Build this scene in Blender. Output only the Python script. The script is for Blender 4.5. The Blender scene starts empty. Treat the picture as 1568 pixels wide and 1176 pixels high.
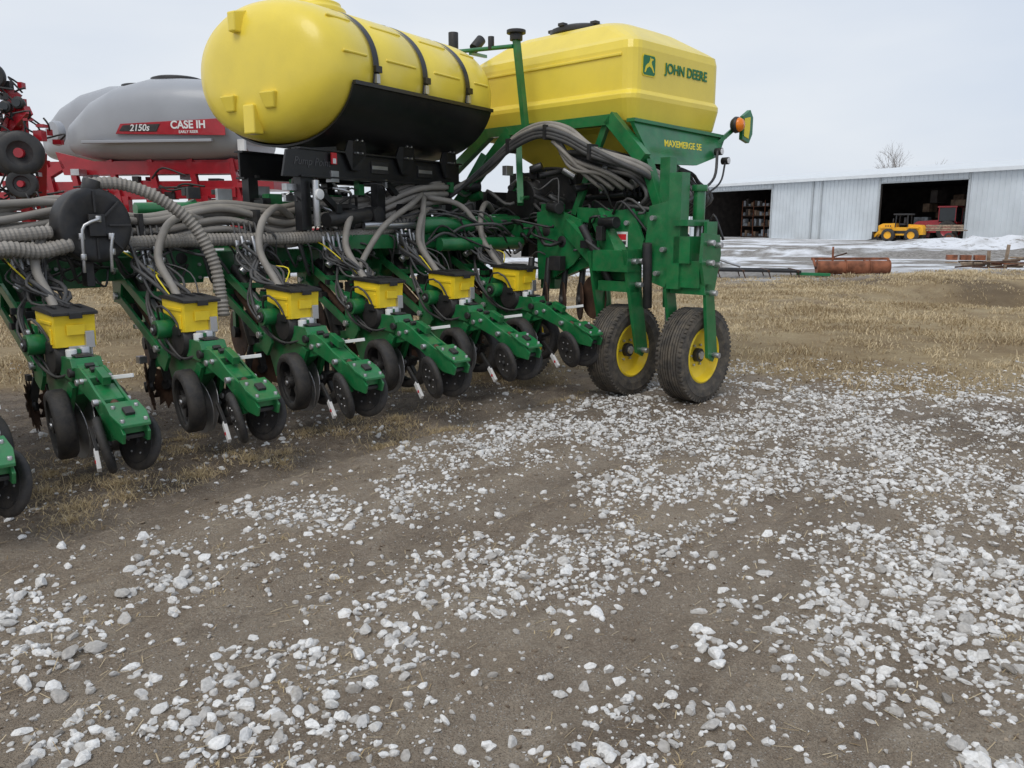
import bpy, bmesh, math, random
import numpy as np
from mathutils import Vector, Matrix, noise
random.seed(7); rng=np.random.default_rng(11)
scene=bpy.context.scene
COL=scene.collection
# ---------------------------------------------------------------- materials
def mat(name,col,rough=.5,metal=0.,var=.15,vscale=6.,dust=0.,bump=0.,bscale=60.,coat=0.,spec=.5):
    m=bpy.data.materials.new(name); m.use_nodes=True
    nt=m.node_tree; N=nt.nodes; L=nt.links; b=N['Principled BSDF']
    tc=N.new('ShaderNodeTexCoord')
    nz=N.new('ShaderNodeTexNoise'); nz.inputs['Scale'].default_value=vscale; nz.inputs['Detail'].default_value=6
    L.new(tc.outputs['Object'],nz.inputs['Vector'])
    mx=N.new('ShaderNodeMix'); mx.data_type='RGBA'
    mx.inputs[6].default_value=(col[0]*(1-var),col[1]*(1-var),col[2]*(1-var),1)
    mx.inputs[7].default_value=(min(1,col[0]*(1+var)),min(1,col[1]*(1+var)),min(1,col[2]*(1+var)),1)
    mr=N.new('ShaderNodeMapRange'); mr.inputs[1].default_value=.35; mr.inputs[2].default_value=.65
    L.new(nz.outputs['Fac'],mr.inputs[0]); L.new(mr.outputs[0],mx.inputs[0])
    out=mx.outputs[2]
    if dust>0:
        n2=N.new('ShaderNodeTexNoise'); n2.inputs['Scale'].default_value=vscale*2.3; n2.inputs['Detail'].default_value=8; n2.inputs['Roughness'].default_value=.7
        L.new(tc.outputs['Object'],n2.inputs['Vector'])
        r2=N.new('ShaderNodeMapRange'); r2.inputs[1].default_value=.42; r2.inputs[2].default_value=.75; r2.inputs[4].default_value=dust
        L.new(n2.outputs['Fac'],r2.inputs[0])
        m2=N.new('ShaderNodeMix'); m2.data_type='RGBA'; m2.inputs[7].default_value=(.22,.18,.13,1)
        L.new(r2.outputs[0],m2.inputs[0]); L.new(out,m2.inputs[6]); out=m2.outputs[2]
    L.new(out,b.inputs['Base Color'])
    b.inputs['Roughness'].default_value=rough; b.inputs['Metallic'].default_value=metal
    b.inputs['Coat Weight'].default_value=coat; b.inputs['Specular IOR Level'].default_value=spec
    if bump>0:
        n3=N.new('ShaderNodeTexNoise'); n3.inputs['Scale'].default_value=bscale; n3.inputs['Detail'].default_value=4
        L.new(tc.outputs['Object'],n3.inputs['Vector'])
        bp=N.new('ShaderNodeBump'); bp.inputs['Strength'].default_value=bump; bp.inputs['Distance'].default_value=.01
        L.new(n3.outputs['Fac'],bp.inputs['Height']); L.new(bp.outputs[0],b.inputs['Normal'])
    return m
GREEN=mat('green_paint',(.008,.155,.045),.33,var=.18,dust=.20,coat=.2)
YEL=mat('yellow_poly',(.86,.67,.075),.34,var=.05,vscale=2.5,bump=.10,bscale=70,dust=.06,coat=.15)
YEL2=mat('yellow_hopper',(.88,.64,.025),.4,var=.08,dust=.08)
BLK=mat('black_steel',(.012,.012,.014),.36,var=.2,dust=.04)
BPL=mat('black_plastic',(.018,.018,.02),.5,var=.25,dust=.12)
RUB=mat('black_rubber',(.026,.025,.026),.72,var=.25,dust=.22,bump=.3)
TYR=mat('dusty_tyre',(.060,.054,.048),.85,var=.3,dust=.65,bump=.5,bscale=35)
STL=mat('zinc_steel',(.50,.50,.51),.35,metal=.8,var=.2)
HOSE=mat('grey_hose',(.26,.24,.215),.6,var=.15,dust=.2)
HOSE2=mat('dark_hose',(.06,.06,.062),.55,var=.2,dust=.2)
WHT=mat('white_plastic',(.74,.74,.74),.5,var=.08)
RED=mat('red_paint',(.36,.008,.018),.3,var=.15,coat=.3,dust=.03)
GRY=mat('grey_poly',(.33,.345,.375),.36,var=.05,vscale=2,coat=.1)
RUST=mat('rust',(.22,.08,.04),.85,var=.4,vscale=5,bump=.3)
DRUST=mat('dark_rust',(.07,.035,.02),.8,var=.4,vscale=9,bump=.3)
AMB=mat('amber_lens',(.85,.22,.01),.2,var=.05)
ORNG=mat('orange_yellow_paint',(.85,.42,.02),.45,var=.08)
REDS=mat('red_sticker',(.6,.02,.03),.4,var=.05)
LABY=mat('yellow_label',(.8,.65,.03),.5,var=.03)
LABG=mat('green_label',(.01,.17,.06),.5,var=.03)
GLS=mat('dark_glass',(.02,.025,.03),.08,var=.1)
WOOD=mat('weathered_wood',(.28,.21,.15),.85,var=.35,vscale=8,bump=.3)
# ---------------------------------------------------------------- mesh builder
def frame(axis):
    a=axis.normalized()
    h=Vector((0,0,1)) if abs(a.z)<.95 else Vector((1,0,0))
    u=h.cross(a).normalized(); w=a.cross(u)
    return a,u,w
def resample(path,step):
    pts=[Vector(p) for p in path]
    P=[pts[0]*2-pts[1]]+pts+[pts[-1]*2-pts[-2]]
    out=[]
    for i in range(1,len(P)-2):
        n=max(2,int((P[i+1]-P[i]).length/step))
        for k in range(n):
            t=k/n; a,b,c,d=P[i-1],P[i],P[i+1],P[i+2]
            out.append(.5*((2*b)+(c-a)*t+(2*a-5*b+4*c-d)*t*t+(3*b-a-3*c+d)*t**3))
    out.append(pts[-1]); return out
class MB:
    def __init__(s): s.v=[];s.f=[];s.m=[];s.s=[];s.mats=[]
    def mi(s,m):
        if m not in s.mats: s.mats.append(m)
        return s.mats.index(m)
    def add(s,vs,fs,m,sm=False):
        o=len(s.v); k=s.mi(m); s.v.extend([tuple(x) for x in vs])
        for f in fs: s.f.append(tuple(i+o for i in f)); s.m.append(k); s.s.append(sm)
    def box(s,c,size,m,rot=None):
        c=Vector(c); x,y,z=[q/2 for q in size]
        vs=[Vector((i*x,j*y,k*z)) for i in(-1,1) for j in(-1,1) for k in(-1,1)]
        if rot is not None: vs=[rot@q for q in vs]
        s.add([q+c for q in vs],[(0,1,3,2),(4,6,7,5),(0,4,5,1),(2,3,7,6),(0,2,6,4),(1,5,7,3)],m)
    def bb(s,x0,x1,y0,y1,z0,z1,m): s.box(((x0+x1)/2,(y0+y1)/2,(z0+z1)/2),(abs(x1-x0),abs(y1-y0),abs(z1-z0)),m)
    def beam(s,a,b,w,h,m):
        a=Vector(a);b=Vector(b);ax,u,v=frame(b-a)
        R=Matrix((ax,u,v)).transposed()
        s.box((a+b)/2,((b-a).length,w,h),m,R)
    def cyl(s,a,b,r,m,r2=None,n=16,sm=True):
        a=Vector(a);b=Vector(b);ax,u,v=frame(b-a); r2=r if r2 is None else r2
        vs=[]
        for c,rr in((a,r),(b,r2)):
            for i in range(n):
                t=2*math.pi*i/n; vs.append(c+u*math.cos(t)*rr+v*math.sin(t)*rr)
        s.add(vs,[(i,(i+1)%n,n+(i+1)%n,n+i) for i in range(n)],m,sm)
        o=len(s.v)-2*n; k=s.mi(m)
        s.f.append(tuple(o+i for i in reversed(range(n))));s.m.append(k);s.s.append(False)
        s.f.append(tuple(o+n+i for i in range(n)));s.m.append(k);s.s.append(False)
    def lathe(s,c,axis,prof,m,n=24,sm=True,closed=True):
        c=Vector(c);ax,u,v=frame(Vector(axis)); vs=[];fs=[];K=len(prof)
        for (r,o) in prof:
            for i in range(n):
                t=2*math.pi*i/n; vs.append(c+ax*o+(u*math.cos(t)+v*math.sin(t))*r)
        for j in range(K if closed else K-1):
            j2=(j+1)%K
            for i in range(n): fs.append((j*n+i,j*n+(i+1)%n,j2*n+(i+1)%n,j2*n+i))
        s.add(vs,fs,m,sm)
    def disc(s,c,axis,r,th,m,n=24): 
        a=Vector(axis).normalized()*th/2; c=Vector(c); s.cyl(c-a,c+a,r,m,n=n)
    def tube(s,path,r,m,n=8,corr=0,step=.05):
        pts=resample(path,.0145 if corr else step); vs=[];fs=[]
        pu=None
        for i,p in enumerate(pts):
            d=(pts[min(i+1,len(pts)-1)]-pts[max(i-1,0)]).normalized()
            if pu is None: _,u,w=frame(d)
            else:
                u=(pu-d*pu.dot(d)).normalized(); w=d.cross(u)
            pu=u; rr=r*(1+(corr if i%2 else -corr))
            for k in range(n):
                t=2*math.pi*k/n; vs.append(p+(u*math.cos(t)+w*math.sin(t))*rr)
        for i in range(len(pts)-1):
            for k in range(n): fs.append((i*n+k,i*n+(k+1)%n,(i+1)*n+(k+1)%n,(i+1)*n+k))
        fs.append(tuple(range(n))); fs.append(tuple((len(pts)-1)*n+k for k in range(n)))
        s.add(vs,fs,m,not corr)
    def ext(s,poly,d,m):
        n=len(poly); d=Vector(d); P=[Vector(p) for p in poly]
        s.add(P+[p+d for p in P],[tuple(range(n)),tuple(n+i for i in reversed(range(n)))]+[(i,(i+1)%n,n+(i+1)%n,n+i) for i in range(n)],m)
    def loft(s,rings,m,sm=True,cap=True):
        n=len(rings[0]); vs=[p for r in rings for p in r]; fs=[]
        for j in range(len(rings)-1):
            for i in range(n): fs.append((j*n+i,j*n+(i+1)%n,(j+1)*n+(i+1)%n,(j+1)*n+i))
        if cap: fs.append(tuple(reversed(range(n)))); fs.append(tuple((len(rings)-1)*n+i for i in range(n)))
        s.add(vs,fs,m,sm)
    def mesh(s,name):
        me=bpy.data.meshes.new(name); me.from_pydata(s.v,[],s.f)
        for m in s.mats: me.materials.append(m)
        me.polygons.foreach_set('material_index',s.m); me.polygons.foreach_set('use_smooth',s.s)
        me.update()
        bm=bmesh.new(); bm.from_mesh(me); bmesh.ops.recalc_face_normals(bm,faces=bm.faces); bm.to_mesh(me); bm.free()
        return me
    def obj(s,name,parent=None,bevel=.004,loc=(0,0,0),rotz=0):
        me=s.mesh(name); return mkobj(name,me,parent,bevel,loc,rotz)
def mkobj(name,me,parent=None,bevel=.004,loc=(0,0,0),rotz=0):
    o=bpy.data.objects.new(name,me); COL.objects.link(o); o.location=loc; o.rotation_euler=(0,0,rotz)
    if parent: o.parent=parent
    if bevel:
        b=o.modifiers.new('bevel','BEVEL'); b.width=bevel; b.segments=2; b.limit_method='ANGLE'; b.angle_limit=math.radians(50)
        b.use_clamp_overlap=True
    return o
def empty(name,loc=(0,0,0),rotz=0):
    e=bpy.data.objects.new(name,None); COL.objects.link(e); e.location=loc; e.rotation_euler=(0,0,rotz); e.empty_display_size=.2; return e
def text(name,s,size,loc,rot,m,parent,shear=0,bold=0):
    c=bpy.data.curves.new(name,'FONT'); c.body=s; c.size=size; c.extrude=.0015; c.shear=shear; c.offset=bold; c.align_x='CENTER'; c.align_y='CENTER'
    c.materials.append(m); o=bpy.data.objects.new(name,c); COL.objects.link(o); o.location=loc; o.rotation_euler=rot; o.parent=parent; return o
# ---------------------------------------------------------------- camera
cam=bpy.data.cameras.new('camera'); cam.lens=28.7; cam.sensor_width=36; cam.clip_end=8000; cam.clip_start=.05
co=bpy.data.objects.new('camera',cam); COL.objects.link(co); co.location=(0,0,1.5); co.rotation_euler=(math.radians(90-11.0),0,0); scene.camera=co
# ================================================================= PLANTER
PL=empty('row_crop_planter',(-2.676,4.87,0),math.radians(45))
def p(t,r,z): return Vector((t,-r,z))
TA=Vector((1,0,0))
def rotaxis(ax,yaw,tilt):
    return Matrix.Rotation(math.radians(yaw),3,'Z')@Matrix.Rotation(math.radians(tilt),3,'Y')@ax
# ---- row unit
def row_unit(seed):
    rd=random.Random(seed); B=MB()
    def prof(pts,t0,t1,m): B.ext([p(t0,a,z) for a,z in pts],(t1-t0,0,0),m)
    # mounting head + parallel arms
    B.box(p(0,-.93,1.08),(.24,.05,.34),GREEN)
    for t in(-.12,.12):
        B.beam(p(t,-.95,1.16),p(t,-.25,.84),.022,.062,GREEN)
        B.beam(p(t,-.95,.98),p(t,-.25,.64),.022,.062,GREEN)
        for (r,z) in((-.93,1.15),(-.93,.97),(-.27,.85),(-.27,.65)):
            B.cyl(p(t-.03,r,z),p(t+.03,r,z),.026,STL,n=8)
        B.ext([p(t-.01,-1.0,1.22),p(t-.01,-.88,1.24),p(t-.01,-.80,1.12),p(t-.01,-.88,.92),p(t-.01,-1.0,.92)],(.02,0,0),GREEN)
    B.beam(p(-.12,-.6,1.0),p(.12,-.6,.99),.05,.04,GREEN)
    B.cyl(p(0,-.85,1.12),p(0,-.62,.95),.045,BPL); B.cyl(p(0,-.62,.95),p(0,-.3,.72),.018,STL)
    B.cyl(p(-.05,-.75,.95),p(-.05,-.4,.72),.028,DRUST,n=10); B.cyl(p(.05,-.75,.95),p(.05,-.4,.72),.028,DRUST,n=10)
    # shank casting
    prof([(-.3,.9),(-.14,.92),(-.05,.80),(.12,.74),(.3,.73),(.42,.66),(.40,.56),(.22,.52),(.05,.40),(-.1,.30),(-.2,.34),(-.3,.55)],-.055,.055,GREEN)
    for a,b in((-.12,-.098),(.098,.12)):
        prof([(-.3,.9),(-.2,.9),(-.12,.6),(-.2,.5),(-.3,.55)],a,b,GREEN)
    prof([(.0,.75),(.3,.75),(.33,.70),(.30,.62),(.02,.64)],-.085,.085,GREEN)
    prof([(.12,.765),(.28,.765),(.3,.755),(.12,.752)],-.05,.05,BPL)
    B.box(p(0,.1,.775),(.02,.2,.03),GREEN); B.cyl(p(-.10,.06,.66),p(.10,.06,.66),.03,BPL,n=12)
    # seed meter housing
    B.lathe(p(-.05,.03,.74),TA,[(.0,-.06),(.10,-.06),(.125,-.03),(.125,.03),(.10,.06),(0,.06)],BPL,20,closed=False)
    B.cyl(p(-.20,-.1,.80),p(-.06,-.1,.80),.062,GREEN,n=18); B.cyl(p(-.215,-.1,.80),p(-.2,-.1,.80),.04,BPL,n=12)
    B.cyl(p(-.225,-.1,.80),p(-.21,-.1,.80),.018,STL,n=8)
    B.box(p(.02,.13,.755),(.13,.09,.10),STL); B.cyl(p(.04,.16,.68),p(.04,.16,.80),.04,STL,n=12)
    B.cyl(p(-.04,.19,.70),p(-.04,.19,.79),.03,WHT,n=10)
    B.box(p(.07,.17,.84),(.05,.05,.1),STL); B.box(p(-.1,.06,.80),(.05,.08,.05),BPL)
    # mini hopper
    tp=[(-.17,1.0),(.18,.985),(.17,.93),(.165,.80),(.05,.79),(.01,.86),(-.05,.885),(-.16,.905)]
    B.ext([p(-.112,a,z) for a,z in tp],(.224,0,0),YEL2)
    prof([(-.185,1.002),(.2,.987),(.2,1.005),(.13,1.016),(-.1,1.028),(-.185,1.018)],-.125,.125,BPL)
    for q in(-.07,0,.07): B.box(p(q,0,1.029),(.015,.18,.008),BPL)
    B.box(p(0,.203,.985),(.07,.015,.035),BPL); B.box(p(0,.178,.90),(.10,.014,.06),YEL2)
    B.box(p(-.116,.02,.94),(.006,.22,.02),YEL2); B.box(p(-.116,.11,.86),(.008,.03,.09),YEL2)
    # opener discs & gauge wheels
    for sg in(-1,1):
        B.disc(p(sg*.035,.1,.30),rotaxis(TA,-sg*5,sg*5),.19,.006,STL,28)
        ax=rotaxis(TA,-sg*-9,sg*4)
        c=p(sg*.135,.2,.36)
        B.lathe(c,ax,[(.150,-.05),(.185,-.056),(.205,-.04),(.207,0),(.205,.04),(.185,.056),(.150,.05)],RUB,40)
        B.lathe(c,ax,[(.152,-.04),(.152,.04),(.138,.03),(.138,-.03)],BPL,32)
        a_,u,w=frame(ax)
        for k in range(5):
            th=k*2*math.pi/5+.3; dd=u*math.cos(th)+w*math.sin(th)
            B.beam(c+dd*.03,c+dd*.142,.035,.026,BPL)
        B.cyl(c-ax*.05,c+ax*.05,.045,BPL,n=14); B.cyl(c-ax*.06,c+ax*.06,.02,STL,n=8)
        B.beam(p(sg*.09,.16,.38),p(sg*.075,.28,.60),.03,.06,GREEN)
        B.cyl(p(sg*.05,.3,.67),p(sg*.1,.3,.67),.028,BPL,n=10); B.cyl(p(sg*.05,.36,.62),p(sg*.085,.36,.62),.02,STL,n=8)
    # closing arm (channel with open pockets)
    sp=[(.28,.70),(.40,.71),(.50,.675),(.62,.61),(.78,.545),(.84,.53),(.95,.475),(1.0,.43),(.98,.375),(.86,.385),(.74,.44),(.60,.52),(.40,.58),(.30,.60)]
    for a,b in((-.072,-.056),(.056,.072)): prof(sp,a,b,GREEN)
    prof([(.30,.69),(.40,.70),(.50,.662),(.50,.60),(.40,.63),(.30,.65)],-.058,.058,GREEN)
    prof([(.56,.63),(.70,.568),(.70,.53),(.56,.59)],-.057,.057,GREEN)
    prof([(.77,.54),(.95,.462),(.95,.42),(.77,.50)],-.058,.058,GREEN)
    prof([(.50,.60),(.95,.41),(.95,.39),(.50,.58)],-.057,.057,BPL)
    B.ext([p(-.085,.80,.552),p(.085,.80,.552),p(.095,.90,.508),p(.075,1.0,.462),p(-.075,1.0,.462),p(-.095,.90,.508)],(0,0,.016),GREEN)
    B.box(p(0,.90,.532),(.05,.06,.02),BPL,Matrix.Rotation(math.radians(25),3,'X'))
    for q in(-.06,.06): B.cyl(p(q,.85,.53),p(q,.85,.56),.012,STL,n=6); B.cyl(p(q,.97,.47),p(q,.97,.505),.012,STL,n=6)
    B.cyl(p(-.1,.66,.55),p(.1,.66,.55),.02,STL,n=8); B.cyl(p(-.09,.45,.64),p(.09,.45,.64),.016,STL,n=8)
    for (r,z) in((.36,.712),(.44,.70),(.53,.655)):
        B.box(p(0,r,z),(.05,.03,.02),BPL,Matrix.Rotation(math.radians(25),3,'X'))
    B.beam(p(.0,.5,.70),p(.0,.62,.655),.045,.05,GREEN); B.cyl(p(0,.52,.60),p(0,.74,.53),.022,DRUST,n=10)
    B.beam(p(.03,.58,.665),p(.09,.76,.695),.014,.022,WHT); B.cyl(p(.02,.56,.62),p(.03,.59,.69),.012,STL,n=8)
    # closing wheels in V
    for sg in(-1,1):
        ax=rotaxis(TA,sg*17,sg*12); c=p(sg*.085,.77+.02*sg,.33)
        B.lathe(c,ax,[(0,-.016),(.10,-.018),(.125,-.022),(.15,-.02),(.162,-.008),(.162,.008),(.15,.02),(.125,.022),(.1,.018),(0,.016)],RUB,32,closed=False)
        B.lathe(c,ax,[(.118,-.0235),(.112,-.019),(.112,.019),(.118,.0235),(.124,.0235),(.124,-.0235)],BPL,32)
        B.cyl(c-ax*.035,c+ax*.035,.022,BPL,n=10)
        for k in range(6):
            a_,u,w=frame(ax); th=k*math.pi/3; q=c+(u*math.cos(th)+w*math.sin(th))*.07
            B.cyl(q-ax*.023,q+ax*.023,.007,STL,n=6)
        B.beam(p(sg*.05,.77,.35),p(sg*.06,.72,.50),.03,.05,GREEN)
    # seed firmer tail
    B.beam(p(-.05,.42,.36),p(-.07,.56,.25),.02,.03,BPL); B.beam(p(-.07,.54,.26),p(-.09,.64,.165),.022,.038,WHT); B.box(p(-.084,.60,.205),(.025,.02,.02),REDS)
    # row cleaner in front
    B.beam(p(0,-.35,.55),p(0,-.62,.50),.05,.07,GREEN)
    for sg in(-1,1):
        c=p(sg*.07,-.62,.33); ax=rotaxis(TA,sg*25,8*sg); a_,u,w=frame(ax); n=14; vs=[]
        for k in range(2*n):
            th=math.pi*k/n; rr=.18 if k%2 else .13; vs.append(c+(u*math.cos(th)+w*math.sin(th))*rr)
        B.ext(vs,ax*.008,DRUST)
        B.cyl(c-ax*.03,c+ax*.03,.04,BPL,n=12); B.beam(c,p(sg*.03,-.6,.52),.03,.05,BPL)
    # fertiliser opener ahead of the bar, with its spring shank
    c=p(.22,-1.3,.55); ax=rotaxis(TA,-8,0)
    B.disc(c,ax,.22,.008,DRUST,28); B.cyl(c-ax*.05,c+ax*.05,.05,BPL,n=12); B.beam(c,p(.26,-1.35,1.12),.05,.08,GREEN); B.beam(p(.26,-1.3,1.1),p(.3,-1.05,1.2),.06,.08,GREEN)
    B.lathe(p(.32,-1.12,.62),ax,[(.11,-.04),(.17,-.04),(.18,0),(.17,.04),(.11,.04)],RUB,26); B.cyl(p(.27,-1.12,.62),p(.37,-1.12,.62),.05,BPL,n=12); B.beam(p(.3,-1.12,.62),p(.26,-1.3,.9),.03,.06,BPL)
    # cleaner air cylinder and clutter behind the head
    B.cyl(p(.0,-.72,.78),p(.0,-.60,.52),.05,BPL,n=14); B.box(p(0,-.5,.66),(.12,.16,.10),BPL); B.box(p(.04,-.42,.92),(.08,.10,.10),BPL); B.box(p(-.06,-.78,.86),(.06,.08,.12),BPL)
    for k in range(14):
        a=p(rd.uniform(-.15,.15),rd.uniform(-.85,-.2),rd.uniform(.5,1.0)); B.box(a,[rd.uniform(.02,.07) for _ in range(3)],rd.choice([BPL,BPL,STL,GREEN]))
    # hydraulic block with fittings
    B.box(p(.0,-.66,1.19),(.16,.1,.08),STL)
    for k in range(5):
        t=-.09+.045*k; B.cyl(p(t,-.60+.03*(k%2),1.2),p(t-.01,-.61,1.34+.03*(k%2)),.014,STL,n=8)
        B.cyl(p(t,-.62,1.30),p(t,-.62,1.34),.022,STL,n=6); B.cyl(p(t,-.60,1.22),p(t,-.60,1.25),.021,STL,n=6)
        B.tube([p(t,-.64,1.34),p(t+.01,-.68,1.46),p(t+.06,-.85,1.47),p(t+.1,-1.0,1.35)],.009,HOSE2,6)
    B.cyl(p(-.1,-.56,1.10),p(-.02,-.56,1.17),.03,STL,n=10); B.cyl(p(.06,-.57,1.08),p(.06,-.57,1.2),.026,WHT,n=10)
    B.box(p(.05,-.58,1.08),(.09,.08,.06),BPL); B.box(p(-.06,-.55,1.13),(.05,.04,.05),STL)
    # air seed delivery hose + wiring
    j=lambda s=.03: rd.uniform(-s,s)
    B.tube([p(.48,-.78,1.52),p(.3+j(),-.68,1.57+j()),p(.08+j(),-.52,1.47),p(-.02,-.40,1.26),p(.0,-.25,1.07),p(0,-.12,.96)],.028,HOSE,10)
    for k in range(12):
        B.tube([p(-.12+.03*k+j(),-.7,1.3),p(-.05+j(.12),-.5,1.24+j(.10)),p(j(.16),-.3,1.08+j(.08)),p(.05+j(.08),-.15,.96+j(.05)),p(j(.08),-.05,.84)],.006+.004*(k%3),HOSE2 if k else LABY,6)
    for k in range(4):
        s=-1 if k%2 else 1
        B.tube([p(s*.08,-.45,1.05),p(s*(.16+j()),-.30,.92+j(.06)),p(s*(.13+j(.02)),-.12,.74+j(.08)),p(s*.10,.05,.62),p(s*.07,.25,.66)],.009,HOSE2,6)
    B.tube([p(-.1,-.25,.8),p(-.17,-.1,.95),p(-.15,.02,.93),p(-.1,.08,.8)],.009,HOSE2,6)
    B.tube([p(.1,-.6,1.2),p(.13,-.35,1.0),p(.13,-.1,.9),p(.09,.16,.88)],.014,HOSE2,6)
    B.tube([p(-.04,-.5,1.1),p(-.14,-.35,.95),p(-.13,-.2,.7),p(-.08,0,.6)],.012,HOSE2,6)
    return B.mesh('row_unit')
meshes=[row_unit(s) for s in(1,2,3)]
for n in range(0,6):
    mkobj('row_unit',meshes[n%3],PL,.003,loc=(n*.762,0,.024*n))
mkobj('row_unit',meshes[1],PL,.003,loc=(-.70,-.24,-.03))
# ---- toolbars and frame
B=MB()
B.bb(-2.6,4.5,.97,1.15,1.10,1.30,GREEN)       # y=-r
B.bb(-2.6,4.5,1.75,1.9,1.3,1.45,GREEN)
for k in range(-3,6):
    t=k*.762+.38
    B.ext([p(t-.16,-.955,1.06),p(t+.16,-.955,1.06),p(t+.19,-.955,1.22),p(t+.1,-.955,1.40),p(t-.1,-.955,1.40),p(t-.19,-.955,1.22)],(0,.015,0),GREEN)
    B.lathe(p(t,-.952,1.25),(0,1,0),[(0,-.002),(.045,-.002),(.045,.004),(0,.004)],BPL,16,closed=False)
    B.bb(t-.03,t+.03,1.15,1.75,1.2,1.34,GREEN)
    for q in(-.13,.13):
        for z in(1.10,1.2): B.cyl(p(t+q,-.95,z),p(t+q,-.93,z),.014,STL,n=6)
    B.box(p(t,-1.05,1.36),(.2,.2,.1),BPL if k%2 else GREEN)
B.cyl(p(.9,-1.15,1.62),p(3.8,-1.15,1.70),.05,GREEN)
B.bb(1.6,3.6,1.35,1.5,1.55,1.68,GREEN); B.bb(2.2,4.3,.62,.80,1.30,1.42,GREEN)
B.beam(p(.6,-1.2,1.3),p(1.4,-1.2,1.66),.08,.1,GREEN)
B.cyl(p(3.2,-.62,1.50),p(4.4,-.55,1.52),.075,GREEN,n=24); B.cyl(p(3.3,-.45,1.33),p(4.3,-.4,1.33),.06,GREEN,n=24); B.cyl(p(3.95,-.62,1.50),p(4.08,-.6,1.51),.095,GREEN,n=24)
B.cyl(p(2.6,-.62,1.50),p(3.2,-.62,1.50),.03,STL)
# centre frame
B.box(p(4.36,-.02,1.3),(.14,.18,.8),GREEN); B.box(p(4.30,.25,1.32),(.05,.5,.22),GREEN)
B.ext([p(4.24,-.12,1.62),p(4.24,.10,1.66),p(4.24,.42,1.55),p(4.24,.50,1.30),p(4.24,.34,1.14),p(4.24,.12,1.02),p(4.24,-.10,.98)],(.025,0,0),GREEN)
for r,z in((.0,1.45),(.2,1.35)): B.lathe(p(4.238,r,z),TA,[(0,-.002),(.05,-.002),(.055,.002),(0,.002)],BPL,18,closed=False)
B.bb(4.3,4.5,-.2,1.65,1.38,1.52,GREEN); B.bb(4.9,5.1,-.5,1.6,1.4,1.55,GREEN); B.bb(5.6,5.75,-.3,1.4,1.3,1.5,GREEN)
B.bb(4.5,5.6,.75,.95,1.45,1.6,GREEN); B.bb(4.5,5.6,-.1,.1,1.5,1.65,GREEN)
B.beam(p(4.36,.05,1.55),p(4.32,.75,1.15),.10,.12,GREEN); B.beam(p(4.36,-.05,1.0),p(4.3,.7,1.25),.08,.1,GREEN)
B.beam(p(4.40,.3,1.60),p(4.36,1.45,1.52),.12,.13,GREEN); B.beam(p(4.44,.4,1.25),p(4.40,1.4,1.28),.1,.12,GREEN)
B.ext([p(4.25,.66,1.62),p(4.25,1.0,1.64),p(4.25,1.12,1.38),p(4.25,1.06,1.02),p(4.25,.86,.92),p(4.25,.66,1.0),p(4.25,.60,1.3)],(.025,0,0),GREEN)
B.ext([p(4.27,1.16,1.66),p(4.27,1.36,1.70),p(4.27,1.42,1.25),p(4.27,1.34,.98),p(4.27,1.20,1.02),p(4.27,1.12,1.3)],(.025,0,0),GREEN)
# masts + forks for transport wheels
B.box(p(4.32,1.42,1.45),(.12,.12,.95),GREEN); B.box(p(4.50,1.18,1.62),(.10,.10,.9),GREEN); B.cyl(p(4.50,1.50,1.50),p(4.50,1.50,1.78),.05,GREEN,n=20)
B.cyl(p(4.50,1.50,1.78),p(4.50,1.50,1.83),.065,GREEN,n=20); B.cyl(p(4.50,1.50,1.2),p(4.50,1.50,1.5),.035,STL,n=14)
B.box(p(4.39,1.50,1.52),(.32,.14,.05),GREEN); B.box(p(4.38,1.50,1.30),(.24,.16,.22),GREEN); B.box(p(4.50,1.62,1.40),(.16,.03,.26),GREEN)
B.box(p(4.36,1.56,1.10),(.14,.20,.22),GREEN)
B.ext([p(4.28,1.70,1.44),p(4.52,1.70,1.42),p(4.55,1.70,1.26),p(4.47,1.70,.95),p(4.56,1.70,.44),p(4.50,1.70,.36),p(4.42,1.70,.40),p(4.34,1.70,.95),p(4.26,1.70,1.2)],(0,.03,0),GREEN)
B.ext([p(4.28,1.35,1.25),p(4.46,1.35,1.2),p(4.42,1.35,.95),p(4.54,1.35,.42),p(4.43,1.35,.36),p(4.28,1.35,.95)],(0,.03,0),GREEN)
B.ext([p(4.02,1.10,1.30),p(4.26,1.10,1.30),p(4.28,1.10,.95),p(4.39,1.10,.44),p(4.32,1.10,.36),p(4.24,1.10,.40),p(4.1,1.10,.95)],(0,.03,0),GREEN)
B.ext([p(4.02,.72,1.28),p(4.24,.72,1.28),p(4.36,.72,.42),p(4.26,.72,.36),p(4.1,.72,.95)],(0,.03,0),GREEN)
B.box(p(4.15,.92,1.2),(.20,.38,.18),GREEN); B.beam(p(4.18,.92,1.2),p(4.3,.6,1.6),.12,.16,GREEN); B.beam(p(4.12,.80,1.15),p(4.26,.25,1.5),.09,.14,GREEN)
B.box(p(4.38,1.53,.98),(.12,.34,.09),GREEN); B.box(p(4.18,.92,.98),(.12,.36,.09),GREEN); B.cyl(p(4.2,1.2,1.35),p(4.3,1.15,.8),.04,BPL); B.cyl(p(4.42,1.25,1.5),p(4.45,1.25,.8),.04,GREEN); B.cyl(p(4.45,1.25,.8),p(4.46,1.25,.6),.02,STL)
B.cyl(p(4.05,.6,1.5),p(4.2,.85,.95),.035,BPL); B.cyl(p(4.38,.55,1.5),p(4.4,.62,.75),.05,GREEN)
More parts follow.
